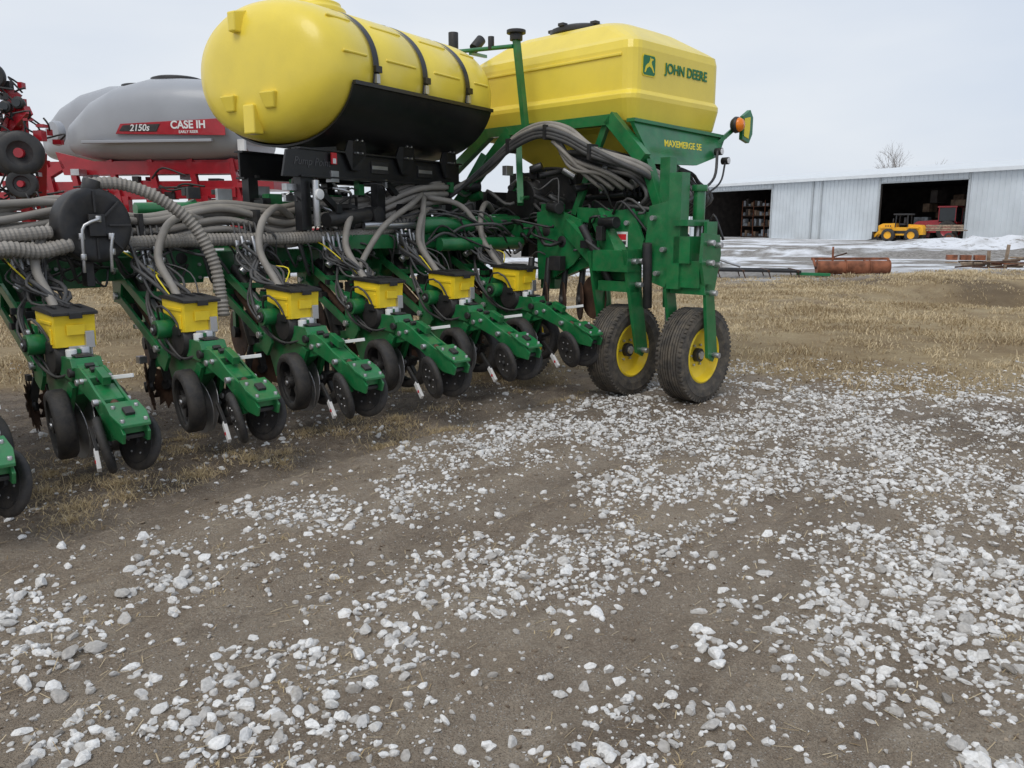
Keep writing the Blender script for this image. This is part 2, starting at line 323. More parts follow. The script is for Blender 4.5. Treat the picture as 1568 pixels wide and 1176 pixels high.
for (t,r,z) in((4.34,1.74,1.36),(4.46,1.74,1.34),(4.34,1.74,1.20),(4.46,1.74,1.18),(4.50,1.74,.42),(4.12,1.14,1.2),(4.2,1.14,1.2),(4.2,1.14,1.0),(4.31,1.14,.42),(4.41,1.74,.95)):
    B.cyl(p(t,r-.04,z),p(t,r+.02,z),.024,STL,n=8)
for (r,z) in((.74,1.52),(.95,1.52),(1.0,1.1),(.74,1.08),(1.22,1.56),(1.33,1.3),(1.27,1.1)): B.cyl(p(4.22,r,z),p(4.28,r,z),.022,STL,n=8)
B.box(p(4.243,.90,1.38),(.004,.12,.13),WHT); B.box(p(4.240,.90,1.40),(.004,.09,.05),REDS); B.box(p(4.240,.90,1.35),(.004,.09,.03),BPL)
# seed tank carrier
B.beam(p(4.42,-1.5,2.42),p(4.42,.62,2.42),.08,.09,GREEN); B.beam(p(4.42,.60,2.44),p(4.42,.98,2.06),.08,.12,GREEN)
B.beam(p(5.8,-1.3,2.30),p(5.8,.6,2.30),.08,.10,GREEN); B.beam(p(4.2,-1.35,1.6),p(4.42,-.65,2.42),.08,.10,GREEN)
B.beam(p(4.42,-.95,2.42),p(4.3,-1.9,1.75),.08,.1,GREEN); B.beam(p(4.1,-1.25,1.55),p(4.3,-.9,2.2),.06,.08,GREEN)
B.beam(p(4.2,-.3,1.7),p(4.42,-.55,2.38),.06,.06,GREEN); B.beam(p(4.42,.2,1.6),p(4.44,.55,2.4),.05,.06,GREEN)
B.ext([p(4.40,.86,2.40),p(5.92,.86,2.34),p(5.72,.92,2.16),p(5.25,.98,2.05),p(4.55,.98,2.03)],(0,.04,0),GREEN)
B.beam(p(4.40,.84,2.40),p(5.92,.84,2.36),.09,.03,GREEN)
B.beam(p(4.50,.95,2.05),p(4.46,1.18,1.55),.08,.09,GREEN); B.beam(p(4.75,.95,2.05),p(4.6,1.25,1.55),.06,.07,GREEN)
B.beam(p(5.1,.85,2.06),p(4.9,.6,1.5),.08,.09,GREEN); B.cyl(p(4.85,1.0,2.05),p(4.75,1.1,1.5),.025,BPL)
# mast with black beacon
B.beam(p(4.30,-.33,2.40),p(4.22,-.38,3.22),.05,.06,GREEN); B.cyl(p(4.22,-.38,3.2),p(4.22,-.38,3.26),.06,BPL); B.cyl(p(4.22,-.38,3.26),p(4.22,-.38,3.29),.09,BPL)
B.cyl(p(4.2,-.4,3.15),p(4.2,-1.3,3.22),.02,GREEN); B.cyl(p(4.2,-.7,3.16),p(4.2,-.7,3.28),.03,BPL); B.cyl(p(4.2,-1.25,3.2),p(4.2,-1.25,3.40),.05,BPL); B.cyl(p(4.25,-1.0,3.22),p(4.35,-1.0,3.32),.05,BPL); B.beam(p(4.2,-1.0,3.17),p(4.6,-1.2,3.22),.03,.03,GREEN)
# lamp + reflector
B.beam(p(5.8,.86,2.3),p(5.98,.95,2.46),.03,.04,GREEN); B.lathe(p(5.93,.97,2.47),(0,-1,.0),[(0,.06),(.05,.055),(.075,.03),(.08,0),(.06,-.03),(0,-.04)],BPL,20,closed=False)
B.lathe(p(5.93,.97,2.47),(0,-1,.0),[(0,.085),(.05,.075),(.068,.045),(.068,.04),(0,.04)],AMB,20,closed=False)
B.ext([p(6.02,1.0,2.34),p(6.15,1.0,2.31),p(6.21,1.0,2.40),p(6.21,1.0,2.56),p(6.15,1.0,2.63),p(6.02,1.0,2.56)],(0,.04,0),GREEN)
B.ext([p(6.04,1.003,2.37),p(6.13,1.003,2.35),p(6.15,1.003,2.44),p(6.15,1.003,2.56),p(6.04,1.003,2.54)],(0,-.002,0),LABY)
for t,z in((5.65,2.2),(5.78,2.12)): B.cyl(p(t,.93,z),p(t,1.0,z),.035,BPL,n=14); B.cyl(p(t,1.0,z),p(t,1.005,z),.028,WHT,n=14)
B.tube([p(5.6,.98,2.2),p(5.5,1.02,1.95),p(5.2,1.05,1.8),p(4.9,1.1,1.7)],.014,BPL,6); B.tube([p(5.75,.98,2.1),p(5.6,1.02,1.9),p(5.3,1.0,1.75)],.01,BPL,6)
B.obj('frame',PL,.006)
# ---- transport wheels
def big_wheel(t,r,R=.405,w=.125):
    B=MB(); c=p(t,r,R); ax=Vector((0,-1,0))
    pr=[(.235,-w*.75),(.29,-w*1.0),(.35,-w*1.04),(.385,-w*.95),(.396,-w*.80)]
    x=-.78
    for k in range(4):
        pr+=[(.400+.0015*k,w*x),(.403+.0015*k,w*(x+.14)) ,(.390,w*(x+.155)),(.390,w*(x+.19))]; x+=.195
    pr2=[(a,-b) for a,b in reversed(pr)]
    B.lathe(c,ax,pr+pr2,TYR,72,sm=False)
    n=60
    for i in range(n):
        th=2*math.pi*i/n; d=Vector((math.cos(th),0,math.sin(th)))
        for s in(-1,1):
            q=c+d*(R*.968)+Vector((0,s*w*.86,0)); B.box(q,(.022,w*.24,.022),TYR,Matrix.Rotation(-th,3,'Y'))
    B.lathe(c,ax,[(.345,w*1.035),(.35,w*1.06),(.355,w*1.035)],TYR,48)
    B.lathe(c,ax,[(.24,w*.78),(.225,w*.84),(.215,w*.6),(.20,w*.25),(.13,w*.15),(.0,w*.15),(0,w*.0),(.13,0),(.2,.0),(.22,-w*.7),(.24,-w*.78)],YEL2,40,closed=False)
    B.cyl(c,c+ax*(w*.5),.06,BPL,n=16); B.cyl(c,c+ax*(w*.62),.035,STL,n=12)
    for i in range(6):
        th=i*math.pi/3; q=c+Vector((math.cos(th)*.095,0,math.sin(th)*.095))+ax*w*.15
        B.cyl(q,q+ax*.02,.012,STL,n=6)
    return B.obj('transport_wheel',PL,.003)
big_wheel(4.49,1.52); big_wheel(4.31,.905); big_wheel(4.2,-.3); big_wheel(4.5,-.95)
# ---- seed tank
B=MB()
def rrect(t0,t1,r0,r1,z,ch,n=5):
    cs=[(t1-ch,r1-ch,0),(t0+ch,r1-ch,1),(t0+ch,r0+ch,2),(t1-ch,r0+ch,3)]; out=[]
    for (a,b,q) in cs:
        for k in range(n):
            th=math.pi/2*(q+k/(n-1)); out.append(p(a+ch*math.cos(th),b+ch*math.sin(th),z))
    return out
lv=[(4.85,5.6,-.5,.45,1.98,.08),(4.62,5.8,-1.1,.70,2.34,.1),(4.56,5.86,-1.3,.745,2.375,.1),(4.52,5.90,-1.38,.775,2.42,.1),(4.45,5.94,-1.45,.81,2.60,.12),(4.45,5.94,-1.45,.81,2.64,.12),(4.50,5.93,-1.43,.78,2.68,.12),
    (4.50,5.93,-1.43,.78,3.03,.12),(4.52,5.92,-1.41,.765,3.10,.12),(4.57,5.87,-1.35,.71,3.14,.12),(4.72,5.70,-1.1,.46,3.30,.2),(4.80,5.6,-.98,.34,3.35,.2),(4.95,5.35,-.75,.05,3.37,.15)]
B.loft([rrect(*l) for l in lv],YEL,sm=False)
B.box(p(4.495,-.3,2.98),(.02,1.9,.025),YEL)
B.obj('seed_tank',PL,.016)
B=MB()
B.lathe(p(5.17,-.36,3.375),(0,0,1),[(0,.075),(.27,.07),(.31,.05),(.34,.045),(.34,.0),(.30,-.02),(0,-.02)],BPL,32,closed=False)
for k in range(6):
    th=k*math.pi/3; B.box(p(5.17+.32*math.cos(th),-.36+.32*math.sin(th),3.435),(.07,.07,.03),BPL)
B.obj('seed_tank_lid',PL,.004)
B=MB(); yy=.787
B.ext([p(4.64,yy,2.80),p(4.80,yy,2.80),p(4.82,yy,2.82),p(4.82,yy,2.96),p(4.80,yy,2.985),p(4.64,yy,2.985),p(4.62,yy,2.96),p(4.62,yy,2.82)],(0,.004,0),LABY)
y2=.7885
B.ext([p(4.645,y2,2.81),p(4.795,y2,2.81),p(4.81,y2,2.825),p(4.81,y2,2.955),p(4.795,y2,2.975),p(4.645,y2,2.975),p(4.63,y2,2.955),p(4.63,y2,2.825)],(0,.002,0),LABG)
y3=.7905
B.ext([p(a,y3,b) for a,b in((4.65,2.83),(4.665,2.83),(4.685,2.865),(4.72,2.885),(4.755,2.87),(4.785,2.835),(4.795,2.84),(4.77,2.885),(4.755,2.905),(4.75,2.925),(4.765,2.94),(4.785,2.945),(4.765,2.955),(4.745,2.95),(4.735,2.965),(4.73,2.94),(4.715,2.915),(4.685,2.90),(4.665,2.88))],(0,.002,0),LABY)
B.obj('emblem',PL,0)
text('tank_lettering','JOHN DEERE',.122,p(5.32,.786,2.90),(math.radians(90),0,0),LABG,PL,bold=.003)
text('frame_lettering','MAXEMERGE 5E',.085,p(4.98,1.0,2.21),(math.radians(78),0,0),LABY,PL,shear=.2,bold=.001)
# ---- hoses
B=MB(); rd=random.Random(5); j=lambda s=.03: rd.uniform(-s,s)
for k in range(9):
    dz=.03*k-.07; dr=.05*(k%3)
    B.tube([p(-2.5,-.68-dr,1.38+dz+j()),p(-1,-.68-dr,1.39+dz+j()),p(-.2,-.68-dr,1.45+dz+j(.04)),p(.3,-.70-dr,1.47+dz+j(.04)),p(.8,-.72-dr,1.43+dz+j(.05)),p(1.4,-.75-dr,1.51+dz+j(.04)),p(1.9,-.74-dr,1.46+dz+j(.05)),p(2.3,-.75-dr,1.51+dz+j(.04)),p(2.8,-.78-dr,1.57+dz+j(.04)),p(3.3,-.75-dr,1.72+dz*.7+j()),p(3.7,-.8-dr,1.78+dz*.7)],.026,HOSE,10)
B.tube([p(-2,-.60,1.28),p(-.6,-.58,1.32),p(.3,-.58,1.36),p(1.0,-.64,1.39),p(2.0,-.66,1.40),p(2.8,-.68,1.45),p(3.3,-.75,1.6)],.047,HOSE,14,corr=.09)
B.tube([p(.33,-.48,1.76),p(.55,-.45,1.77),p(.78,-.40,1.68),p(.98,-.34,1.50),p(1.09,-.3,1.25),p(1.12,-.28,1.0),p(1.12,-.26,.86)],.040,HOSE,14,corr=.10)
B.tube([p(.2,-.40,1.38),p(0,-.38,1.34),p(-.2,-.35,1.36),p(-.45,-.33,1.30),p(-.9,-.33,1.2)],.045,HOSE,14,corr=.10)
B.tube([p(.1,-.44,1.46),p(-.1,-.42,1.44),p(-.4,-.4,1.42),p(-.9,-.4,1.42)],.04,HOSE,14,corr=.10)
for t,z in((-.4,1.44),(.75,1.42),(1.65,1.46),(2.5,1.52)): B.box(p(t,-.74,z+.03),(.03,.16,.26),BPL)
# big bundle under seed tank
for k in range(9):
    a=j(.03); o=.028*(k%3); u=.03*(k//3)
    B.tube([p(3.4+a,-1.3+u,1.62+o),p(3.8+a,-1.05+u,1.74+o),p(4.05+o,-.7+u,2.0+u),p(4.12+o,-.37,2.2+u+o),p(4.12+o,0+a,2.30+u+o),p(4.14+o,.3,2.24+u+o),p(4.16+o,.6,2.10+u),p(4.3+o,.95,1.98+o),p(4.5+.04*k,1.05,1.88)],.022,HOSE2 if k%3==0 else HOSE,8)
for k in range(7):
    a=j(.05); B.tube([p(4.15,.2+a,2.25),p(4.2+a,.35,2.05+j(.05)),p(4.3+a,.45+.04*k,1.95),p(4.45+a,.55+.05*k,1.82)],.02,HOSE2 if k%2 else HOSE,8)
for q in((4.14,-.37,2.24),(4.15,.1,2.33),(4.18,.6,2.13)): B.box(p(*q),(.12,.03,.13),BPL)
for k in range(16):
    t=4.45+.07*k
    B.tube([p(4.2,.2+.03*k,2.15),p(t-.05,.55+.01*k,2.02+j(.03)),p(t,.85,1.9+j(.03)),p(t,1.0,1.75),p(t+j(),.8,1.6)],.02,HOSE2,7)
for k in range(36):
    t=rd.uniform(2.9,4.3); z=rd.uniform(1.3,1.6); r=rd.uniform(-.95,-.4)
    B.tube([p(t,r,z),p(t+.2+j(.06),r+j(.1),z+.05+j(.08)),p(t+.4+j(.06),r+.1+j(.1),z+j(.08)),p(t+.6,r+.15+j(.1),z-.08+j(.1))],rd.choice([.007,.01,.014]),rd.choice([HOSE2,HOSE2,BPL,BPL]),6)
for k in range(70):
    t=rd.uniform(4.1,5.3); z=rd.uniform(1.2,2.0); r=rd.uniform(-.9,.9)
    B.tube([p(t,r,z),p(t+j(.15),r+.12+j(.1),z+.05+j(.08)),p(t+j(.15),r+.28+j(.1),z+j(.1)),p(t+j(.15),r+.4+j(.1),z-.12+j(.12))],rd.choice([.008,.012,.018]),rd.choice([HOSE2,BPL,HOSE2,BPL]),6)
for k in range(60):
    t=rd.uniform(-1.5,3.6)
    B.tube([p(t,-.95,1.35),p(t+.12,-.68+j(.1),1.36+j(.1)),p(t+.25+j(.06),-.74,1.18+j(.12)),p(t+.42,-.93,1.2)],rd.choice([.008,.012,.010]),HOSE2,6)
B.tube([p(3.35,-.75,1.78),p(3.1,-.6,1.68),p(2.7,-.45,1.5),p(2.45,-.4,1.25),p(2.3,-.3,1.1)],.026,HOSE,10)
B.tube([p(3.35,-.72,1.76),p(3.2,-.55,1.6),p(3.1,-.45,1.35),p(3.08,-.3,1.15)],.026,HOSE,10)
B.tube([p(3.4,-.75,1.76),p(3.7,-.6,1.68),p(3.85,-.45,1.4),p(3.85,-.3,1.2)],.026,HOSE,10)
B.obj('hoses',PL,0)
# ---- round black cover + fan
B=MB(); FC=p(.36,-.46,1.50)
B.lathe(FC,(.15,-1,.0),[(0,.05),(.06,.05),(.07,.06),(.19,.055),(.222,.06),(.24,.045),(.24,-.08),(.2,-.1),(0,-.1)],BPL,40,closed=False)
for k in range(8):
    th=k*math.pi/4; d=Vector((math.cos(th),0,math.sin(th))); B.beam(FC+Vector((0,-.06,0))+d*.08,FC+Vector((0,-.06,0))+d*.22,.015,.015,BPL)
B.box(FC+Vector((0,-.07,0)),(.1,.04,.14),BPL)
B.cyl(FC+Vector((0,0,.22)),FC+Vector((.02,0,.29)),.055,BPL)
B.tube([p(.25,-.36,1.2),p(.25,-.34,1.42),p(.27,-.34,1.50),p(.36,-.33,1.54)],.011,STL,8); B.tube([p(.42,-.36,1.2),p(.42,-.34,1.35),p(.44,-.34,1.45)],.011,STL,8)
for (t,z) in((.25,1.30),(.25,1.43),(.36,1.54),(.43,1.43),(.43,1.33)): B.cyl(p(t,-.35,z-.02),p(t,-.35,z+.02),.02,STL,n=6)
B.beam(p(.33,-.55,1.1),p(.33,-.55,1.5),.1,.05,BPL)
B.obj('vacuum_fan_housing',PL,.003)
# ---- machinery clutter under frame, plus added dark backing boxes
B=MB(); rd=random.Random(9)
for k in range(120):
    t=rd.uniform(4.1,5.5); r=rd.uniform(-1.2,.8); z=rd.uniform(1.15,2.05); 
    s=[rd.uniform(.03,.15) for _ in range(3)]
    m=rd.choice([BLK,BPL,GREEN,STL,BPL,BLK])
    if rd.random()<.5: B.box(p(t,r,z),s,m)
    else: 
        a=p(t,r,z); B.cyl(a,a+Vector((rd.uniform(-.2,.2),rd.uniform(-.2,.2),rd.uniform(-.1,.1)+.02)),s[0]*.35,m,n=12)
B.box(p(5.0,-.35,1.85),(.9,.9,.34),BPL); B.box(p(4.9,-.75,1.5),(.7,.5,.5),BLK); B.box(p(4.85,.15,1.62),(.6,.5,.22),BPL); B.lathe(p(4.55,-.55,1.75),(-1,0,0),[(0,.1),(.2,.1),(.24,.05),(.24,-.1),(0,-.1)],BPL,28,closed=False)  # large black bodies added as backing to darken the see-through gap under the tank
B.box(p(4.7,-1.3,1.6),(.6,.3,.5),BLK); B.box(p(5.2,.5,1.3),(.4,.4,.35),BPL)
for k in range(60):
    t=rd.uniform(1.2,4.0); r=rd.uniform(-1.9,-1.0); z=rd.uniform(1.35,1.8); s=[rd.uniform(.03,.14) for _ in range(3)]
    B.box(p(t,r,z),s,rd.choice([BLK,BPL,GREEN,STL,BPL]))
for k in range(14):
    t=4.5+.08*k; B.cyl(p(t,.5,1.78),p(t,.5,1.95),.03,BPL,n=10); B.cyl(p(t,.3,1.75),p(t,.72,1.78),.025,BLK,n=8)
for k in range(4):
    c=p(4.05+.1*k,-.05+.13*k,.80); B.disc(c,(.6,-.5,0),.18,.012,DRUST,24); B.cyl(c,c+Vector((.05,0,.4)),.03,BPL); B.disc(c,(.6,-.5,0),.06,.06,BPL,14)
B.disc(p(4.3,.55,.85),(1,-.3,0),.2,.01,DRUST,24)
B.obj('clutter_and_backing',PL,.003)
# ================================================================= FERTILISER TANK
AZ=math.radians(32)
TK=empty('liquid_fertilizer_tank',(-1.385,7.64,2.69),math.radians(90)-AZ)
B=MB(); Wd,Hd=.78,.535; EX=2.15
def ring(s,k,ex_=EX,n=64,w=Wd,h=Hd,a0=0,a1=2*math.pi,off=0):
    out=[]; full=abs(a1-a0-2*math.pi)<1e-6; N=n if full else n+1
    for i in range(N):
        th=a0+(a1-a0)*i/n; c,sn=math.cos(th),math.sin(th)
        x=math.copysign(abs(c)**(2/ex_),c)*(w*k+off); z=math.copysign(abs(sn)**(2/ex_),sn)*(h*k+off)
        out.append(Vector((s,x,z)))
    return out
hl=1.05
prof=[(-hl-.15,.02),(-hl-.15,.3),(-hl-.14,.55),(-hl-.115,.72),(-hl-.07,.86),(-hl-.01,.945),(-hl+.07,.985),(-hl+.16,1.0)]
straps=[-.62,0.0,.62]
pts=[]
for s in straps: pts+= [(s-.08,1.0),(s-.05,.975),(s+.05,.975),(s+.08,1.0)]
pr=prof+pts+[(-a,b) for a,b in reversed(prof)]
B.loft([ring(s,k) for s,k in pr],YEL)
e=-hl-.15
B.loft([[Vector((e-.05+.0,.12+x*.8,.34+z*.9)) for x,z in((-.045,-.08),(.045,-.08),(.05,.08),(-.05,.08))],[Vector((e+.16,.12+x,.36+z)) for x,z in((-.06,-.1),(.06,-.1),(.065,.1),(-.065,.1))]],YEL,sm=False)
B.box((e+.03,.02,-.38),(.10,.12,.22),YEL)
for y in(-.2,.25):
    B.ext([Vector((e-.03,y-.085,-.19)),Vector((e-.03,y+.085,-.19)),Vector((e+.0,y+.05,-.31)),Vector((e+.0,y-.05,-.31))],(.08,0,0),YEL)
for a,b in((-.98,-.72),(-.5,-.12),(.12,.5),(.72,.95)):
    for th in(8,40):
        q=Vector(((a+b)/2,-Wd*abs(math.cos(math.radians(th)))**(2/EX),Hd*math.sin(math.radians(th))**(2/EX)))
        B.box(q,(b-a,.022,.022),YEL,Matrix.Rotation(math.radians(-th),3,'X'))
B.lathe((-.45,.0,.515),(0,0,1),[(.24,0),(.24,.05),(.2,.07),(.2,.1),(0,.11)],YEL,28,closed=False)
B.lathe((.05,.0,.53),(0,0,1),[(.06,0),(.06,.05),(0,.06)],BPL,16,closed=False)
B.obj('tank_body',TK,.015)
B=MB()
for s in straps:
    r=[ring(s-.034,.975,a0=math.radians(-16),a1=math.radians(196),off=.016),ring(s+.034,.975,a0=math.radians(-16),a1=math.radians(196),off=.016)]
    n=len(r[0]); B.add(r[0]+r[1],[(i,i+1,n+i+1,n+i) for i in range(n-1)],BLK,True)
    B.box((s,-Wd-.003,-.07),(.04,.03,.07),STL); B.box((s,-Wd-.012,.0),(.07,.03,.05),BLK)
A0=math.radians(192)
rr=[ring(s,1.0,n=40,a0=A0,a1=math.radians(348),off=.014) for s in(-.90,.98)]
n=len(rr[0]); B.add(rr[0]+rr[1],[(i,i+1,n+i+1,n+i) for i in range(n-1)],BLK,True)
rr2=[ring(s,1.0,n=40,a0=A0,a1=math.radians(348),off=.03) for s in(-.90,.98)]
B.add(rr2[0]+rr2[1],[(i,i+1,n+i+1,n+i) for i in range(n-1)],BLK,True)
for e_ in(0,1): B.add(rr[e_]+rr2[e_],[(i,i+1,n+i+1,n+i) for i in range(n-1)],BLK,False)
q=rr2[0][0]; B.box((.04,q.y-.005,q.z),(1.88,.035,.03),BLK)
for y in(-.33,.33):
    B.box((.0,y,-.70),(2.15,.02,.22),BLK); B.box((0,y,-.60),(2.15,.10,.015),BLK); B.box((0,y,-.81),(2.15,.10,.015),BLK)
for s in(-.45,.2,.85):
    B.ext([Vector((s-.05,-.36,-.74)),Vector((s+.05,-.36,-.74)),Vector((s+.13,-.36,-.60)),Vector((s+.06,-.40,-.36)),Vector((s-.06,-.40,-.36)),Vector((s-.13,-.36,-.6))],(0,-.018,0),BLK)
    for dz in(-.42,-.5,-.6):
        for dx in(-.03,.03): B.cyl((s+dx,-.375,dz),(s+dx,-.43,dz),.009,STL,n=6)
    B.box((s,0,-.66),(.06,.66,.1),BLK)
for s in(-.12,.52): B.box((s,-.345,-.70),(.22,.012,.10),BPL); B.box((s,-.352,-.70),(.20,.003,.03),STL)
B.ext([Vector((-1.25,-.36,-.82)),Vector((-.62,-.36,-.82)),Vector((-.66,-.36,-.56)),Vector((-1.2,-.36,-.62))],(0,.02,0),BLK)
B.box((-.72,-.385,-.66),(.06,.012,.09),REDS); B.box((-.72,-.392,-.68),(.035,.004,.04),WHT)
for s in(-1.0,-.1,.9):
    for y in(-.3,.3): B.box((s,y,-1.02),(.10,.08,.42),BLK)
for s in(-.55,.4): B.beam((s-.4,-.31,-.82),(s+.1,-.31,-1.2),.05,.05,BLK)
B.cyl((-.95,-.4,-.84),(-.95,-.4,-1.2),.028,STL,n=14); B.lathe((-.95,-.43,-.95),(0,-1,0),[(0,.02),(.04,.02),(.045,0),(0,0)],WHT,20,closed=False)
B.cyl((-.8,-.35,-1.15),(-.3,-.35,-1.1),.06,BPL); B.cyl((-.2,-.4,-1.1),(-.2,-.25,-1.1),.07,BPL)
rd=random.Random(3)
for k in range(110):
    a=Vector((rd.uniform(-1.1,1.1),rd.uniform(-.4,.3),rd.uniform(-1.25,-.8)))
    if k%2: B.tube([a,a+Vector((.12,rd.uniform(-.1,.1),rd.uniform(-.08,.1))),a+Vector((.28,rd.uniform(-.1,.1),rd.uniform(-.12,.08)))],rd.choice([.008,.013]),rd.choice([HOSE2,BPL,STL]),6)
    else: B.box(a,[rd.uniform(.02,.12) for _ in range(3)],rd.choice([BLK,BPL,GREEN,STL,BLK]))
B.obj('saddle_frame',TK,.003)
CUT=mat('cutout_shadow_grey',(.07,.07,.075),.5,var=.1)
text('frame_cutout_lettering','Pump Point',.085,(-.94,-.3635,-.70),(math.radians(90),0,0),CUT,TK,shear=.3)
# ================================================================= RED PLANTER BEHIND
RP=empty('red_air_planter',(-5.3,12.3,0),math.radians(-8))
def softtank(B,cx,cy,cz,L,W,H,m):
    rings=[]
    for x,kw,kz,zo in((-1.0,.30,.20,-.42),(-.985,.45,.30,-.42),(-.93,.62,.42,-.38),(-.62,.9,.74,-.20),(-.35,1,.90,-.08),(.0,1,1,0),(.3,1,1,0),(.65,.98,.96,-.02),(.9,.9,.85,-.08),(1,.7,.7,-.15)):
        r=[]
        for i in range(48):
            th=2*math.pi*i/48; c,s=math.cos(th),math.sin(th)
            r.append(Vector((cx+x*L/2,cy+math.copysign(abs(c)**.62,c)*W/2*kw,cz+(math.copysign(abs(s)**.66,s)*kz+zo)*H/2)))
        rings.append(r)
    B.loft(rings,m)
B=MB(); softtank(B,.37,0,2.93,2.75,1.5,1.15,GRY); softtank(B,-1.55,2.0,3.12,2.7,1.5,1.3,GRY)
B.lathe((.55,0,3.48),(0,0,1),[(.36,0),(.36,.05),(.30,.07),(0,.08)],BPL,28,closed=False); B.lathe((1.3,0,3.44),(0,0,1),[(.2,0),(.2,.05),(0,.06)],BPL,28,closed=False); B.lathe((-1.2,2.0,3.75),(0,0,1),[(.34,0),(.34,.05),(0,.06)],BPL,28,closed=False)
B.box((.45,-.752,2.62),(1.9,.05,.04),GRY)
B.obj('grey_seed_tanks',RP,.01)
B=MB()
B.ext([Vector((.02,-.757,2.72)),Vector((1.6,-.757,2.68)),Vector((1.6,-.757,2.90)),Vector((.10,-.757,2.85))],(0,-.012,0),RED)
B.ext([Vector((.08,-.772,2.755)),Vector((.62,-.772,2.74)),Vector((.68,-.772,2.84)),Vector((.14,-.772,2.83))],(0,-.005,0),BPL)
B.box((.2,-.4,2.32),(3.0,.12,.14),RED); B.box((.1,.4,2.32),(3.0,.12,.16),RED); B.box((.2,0,2.05),(3.8,.9,.12),RED)
for x in(-1.3,-.9,-.3,.3,.9,1.5):
    B.beam((x,-.45,2.4),(x+.25,-.5,1.2),.08,.08,RED); B.box((x+.1,-.45,1.6),(.3,.1,.6),RED if x>-.5 else BPL)
B.box((0,0,1.35),(5.5,.2,.22),RED)
B.beam((-2.3,-.4,1.9),(1.8,-.4,1.95),.12,.14,RED); B.beam((-1.7,-.45,2.0),(-1.0,-.45,2.35),.1,.12,RED)
B.ext([Vector((-1.1,-.5,2.52)),Vector((-.5,-.5,2.38)),Vector((1.5,-.5,2.35)),Vector((1.5,-.5,2.2)),Vector((-1.0,-.5,2.2))],(0,.05,0),RED)
rd=random.Random(33)
for k in range(70):
    a=Vector((rd.uniform(-2,1.8),rd.uniform(-.7,0),rd.uniform(1.4,2.25)))
    B.box(a,[rd.uniform(.04,.18) for _ in range(3)],rd.choice([RED,RED,BPL,STL]))
for k in range(16):
    a=Vector((rd.uniform(-2,1.4),-.6,rd.uniform(1.6,2.2))); B.tube([a,a+Vector((.2,-.05,rd.uniform(-.1,.15))),a+Vector((.5,0,rd.uniform(-.2,.1)))],.015,BPL,6)
B.lathe((-1.12,-.5,2.78),(-.4,-1,0),[(.0,.0),(.15,0),(.17,-.05),(.17,-.1),(0,-.1)],GRY,24,closed=False)
B.box((1.72,-.55,2.42),(.10,.06,.45),WHT)
B.obj('red_frame',RP,.006)
text('tank_model_lettering','2150s',.12,(.38,-.779,2.79),(math.radians(90),0,0),WHT,RP,shear=.25,bold=.002)
text('tank_brand_lettering','CASE IH',.14,(1.08,-.772,2.82),(math.radians(90),0,0),WHT,RP,bold=.004); text('tank_sub_lettering','EARLY RISER',.05,(1.08,-.772,2.73),(math.radians(90),0,0),WHT,RP,bold=.001)
# folded red row units at far left
B=MB(); rd=random.Random(21)
for k in range(3):
    ox=-.55*k; 
    B.beam((ox,0,1.5),(ox+.1,-.1,2.9),.12,.10,RED); B.beam((ox+.15,0,1.6),(ox+.35,-.2,2.3),.08,.08,RED)
    B.beam((ox-.1,-.1,2.5),(ox+.3,-.3,2.75),.08,.1,RED); B.beam((ox+.1,-.1,2.9),(ox-.2,-.2,3.15),.08,.1,RED); B.beam((ox-.2,-.15,2.2),(ox+.1,-.2,2.9),.06,.06,RED)
    for (x,z,r) in((.10,2.28,.24),(.22,2.28,.24),(.2,1.95,.16),(-.05,3.1,.15)):
        B.lathe((ox+x,-.35-.2*x,z),(.35,-1,0),[(0,.03),(r*.5,.035),(r*.55,.05),(r*.9,.05),(r,.03),(r,-.03),(0,-.04)],BPL,28,closed=False)
        B.cyl((ox+x,-.30-.2*x,z),(ox+x+.02,-.43-.2*x,z),r*.22,RED,n=12)
    for x,z in((.08,2.78),(.22,2.82)):
        B.lathe((ox+x,-.34,z),(.1,-1,0),[(0,.03),(.06,.02),(.07,0),(.05,-.08),(0,-.1)],BPL,20,closed=False); B.cyl((ox+x,-.37,z),(ox+x,-.375,z),.045,GLS)
    for i in range(44):
        a=Vector((ox+rd.uniform(-.2,.4),rd.uniform(-.4,.1),rd.uniform(1.5,3.1))); B.box(a,[rd.uniform(.02,.11) for _ in range(3)],rd.choice([RED,RED,BPL,STL,RED]))
        B.tube([a,a+Vector((rd.uniform(-.15,.15),-.08,.08)),a+Vector((rd.uniform(-.2,.2),-.08,rd.uniform(-.25,.25)))],.011,BPL,6)
B.obj('folded_row_units',RP,.004,loc=(.02,-2.6,0),rotz=math.radians(8))
# ================================================================= TERRAIN
def sstep(a,b,x):
    t=min(1.,max(0.,(x-a)/(b-a))); return t*t*(3-2*t)
def nz(x,y,s,seed=0):
    return noise.noise(Vector((x*s+seed*17.3,y*s-seed*9.1,seed*3.7)))
C38,S38=math.cos(math.radians(38)),math.sin(math.radians(38))
def pa(x,y): return x*C38-y*S38, x*S38+y*C38
def rut(x,y):
    q,a=pa(x,y); return noise.noise(Vector((q*1.7,a*.22,1.3)))*.5+noise.noise(Vector((q*5,a*.5,4.3)))*.25
TRK=((-4.05,.11),(-2.62,.17),(-1.36,.15),(.35,.15))
def track(x,y):
    q,a=pa(x,y); q+=.10*noise.noise(Vector((a*.35,2.2,7.)))
    return max(math.exp(-((q-c)/w)**4) for c,w in TRK)
def ridge(x,y):
    q,a=pa(x,y); q+=.10*noise.noise(Vector((a*.35,2.2,7.)))
    return max(math.exp(-((abs(q-c)-w*1.25)/.045)**2) for c,w in TRK)*(.5+noise.noise(Vector((a*2.5,q*2,3.))))
def gbound(x):
    if x>1.5: return 8.3-.30*(x-1.5)
    return 8.3+ (x-1.5)*.22
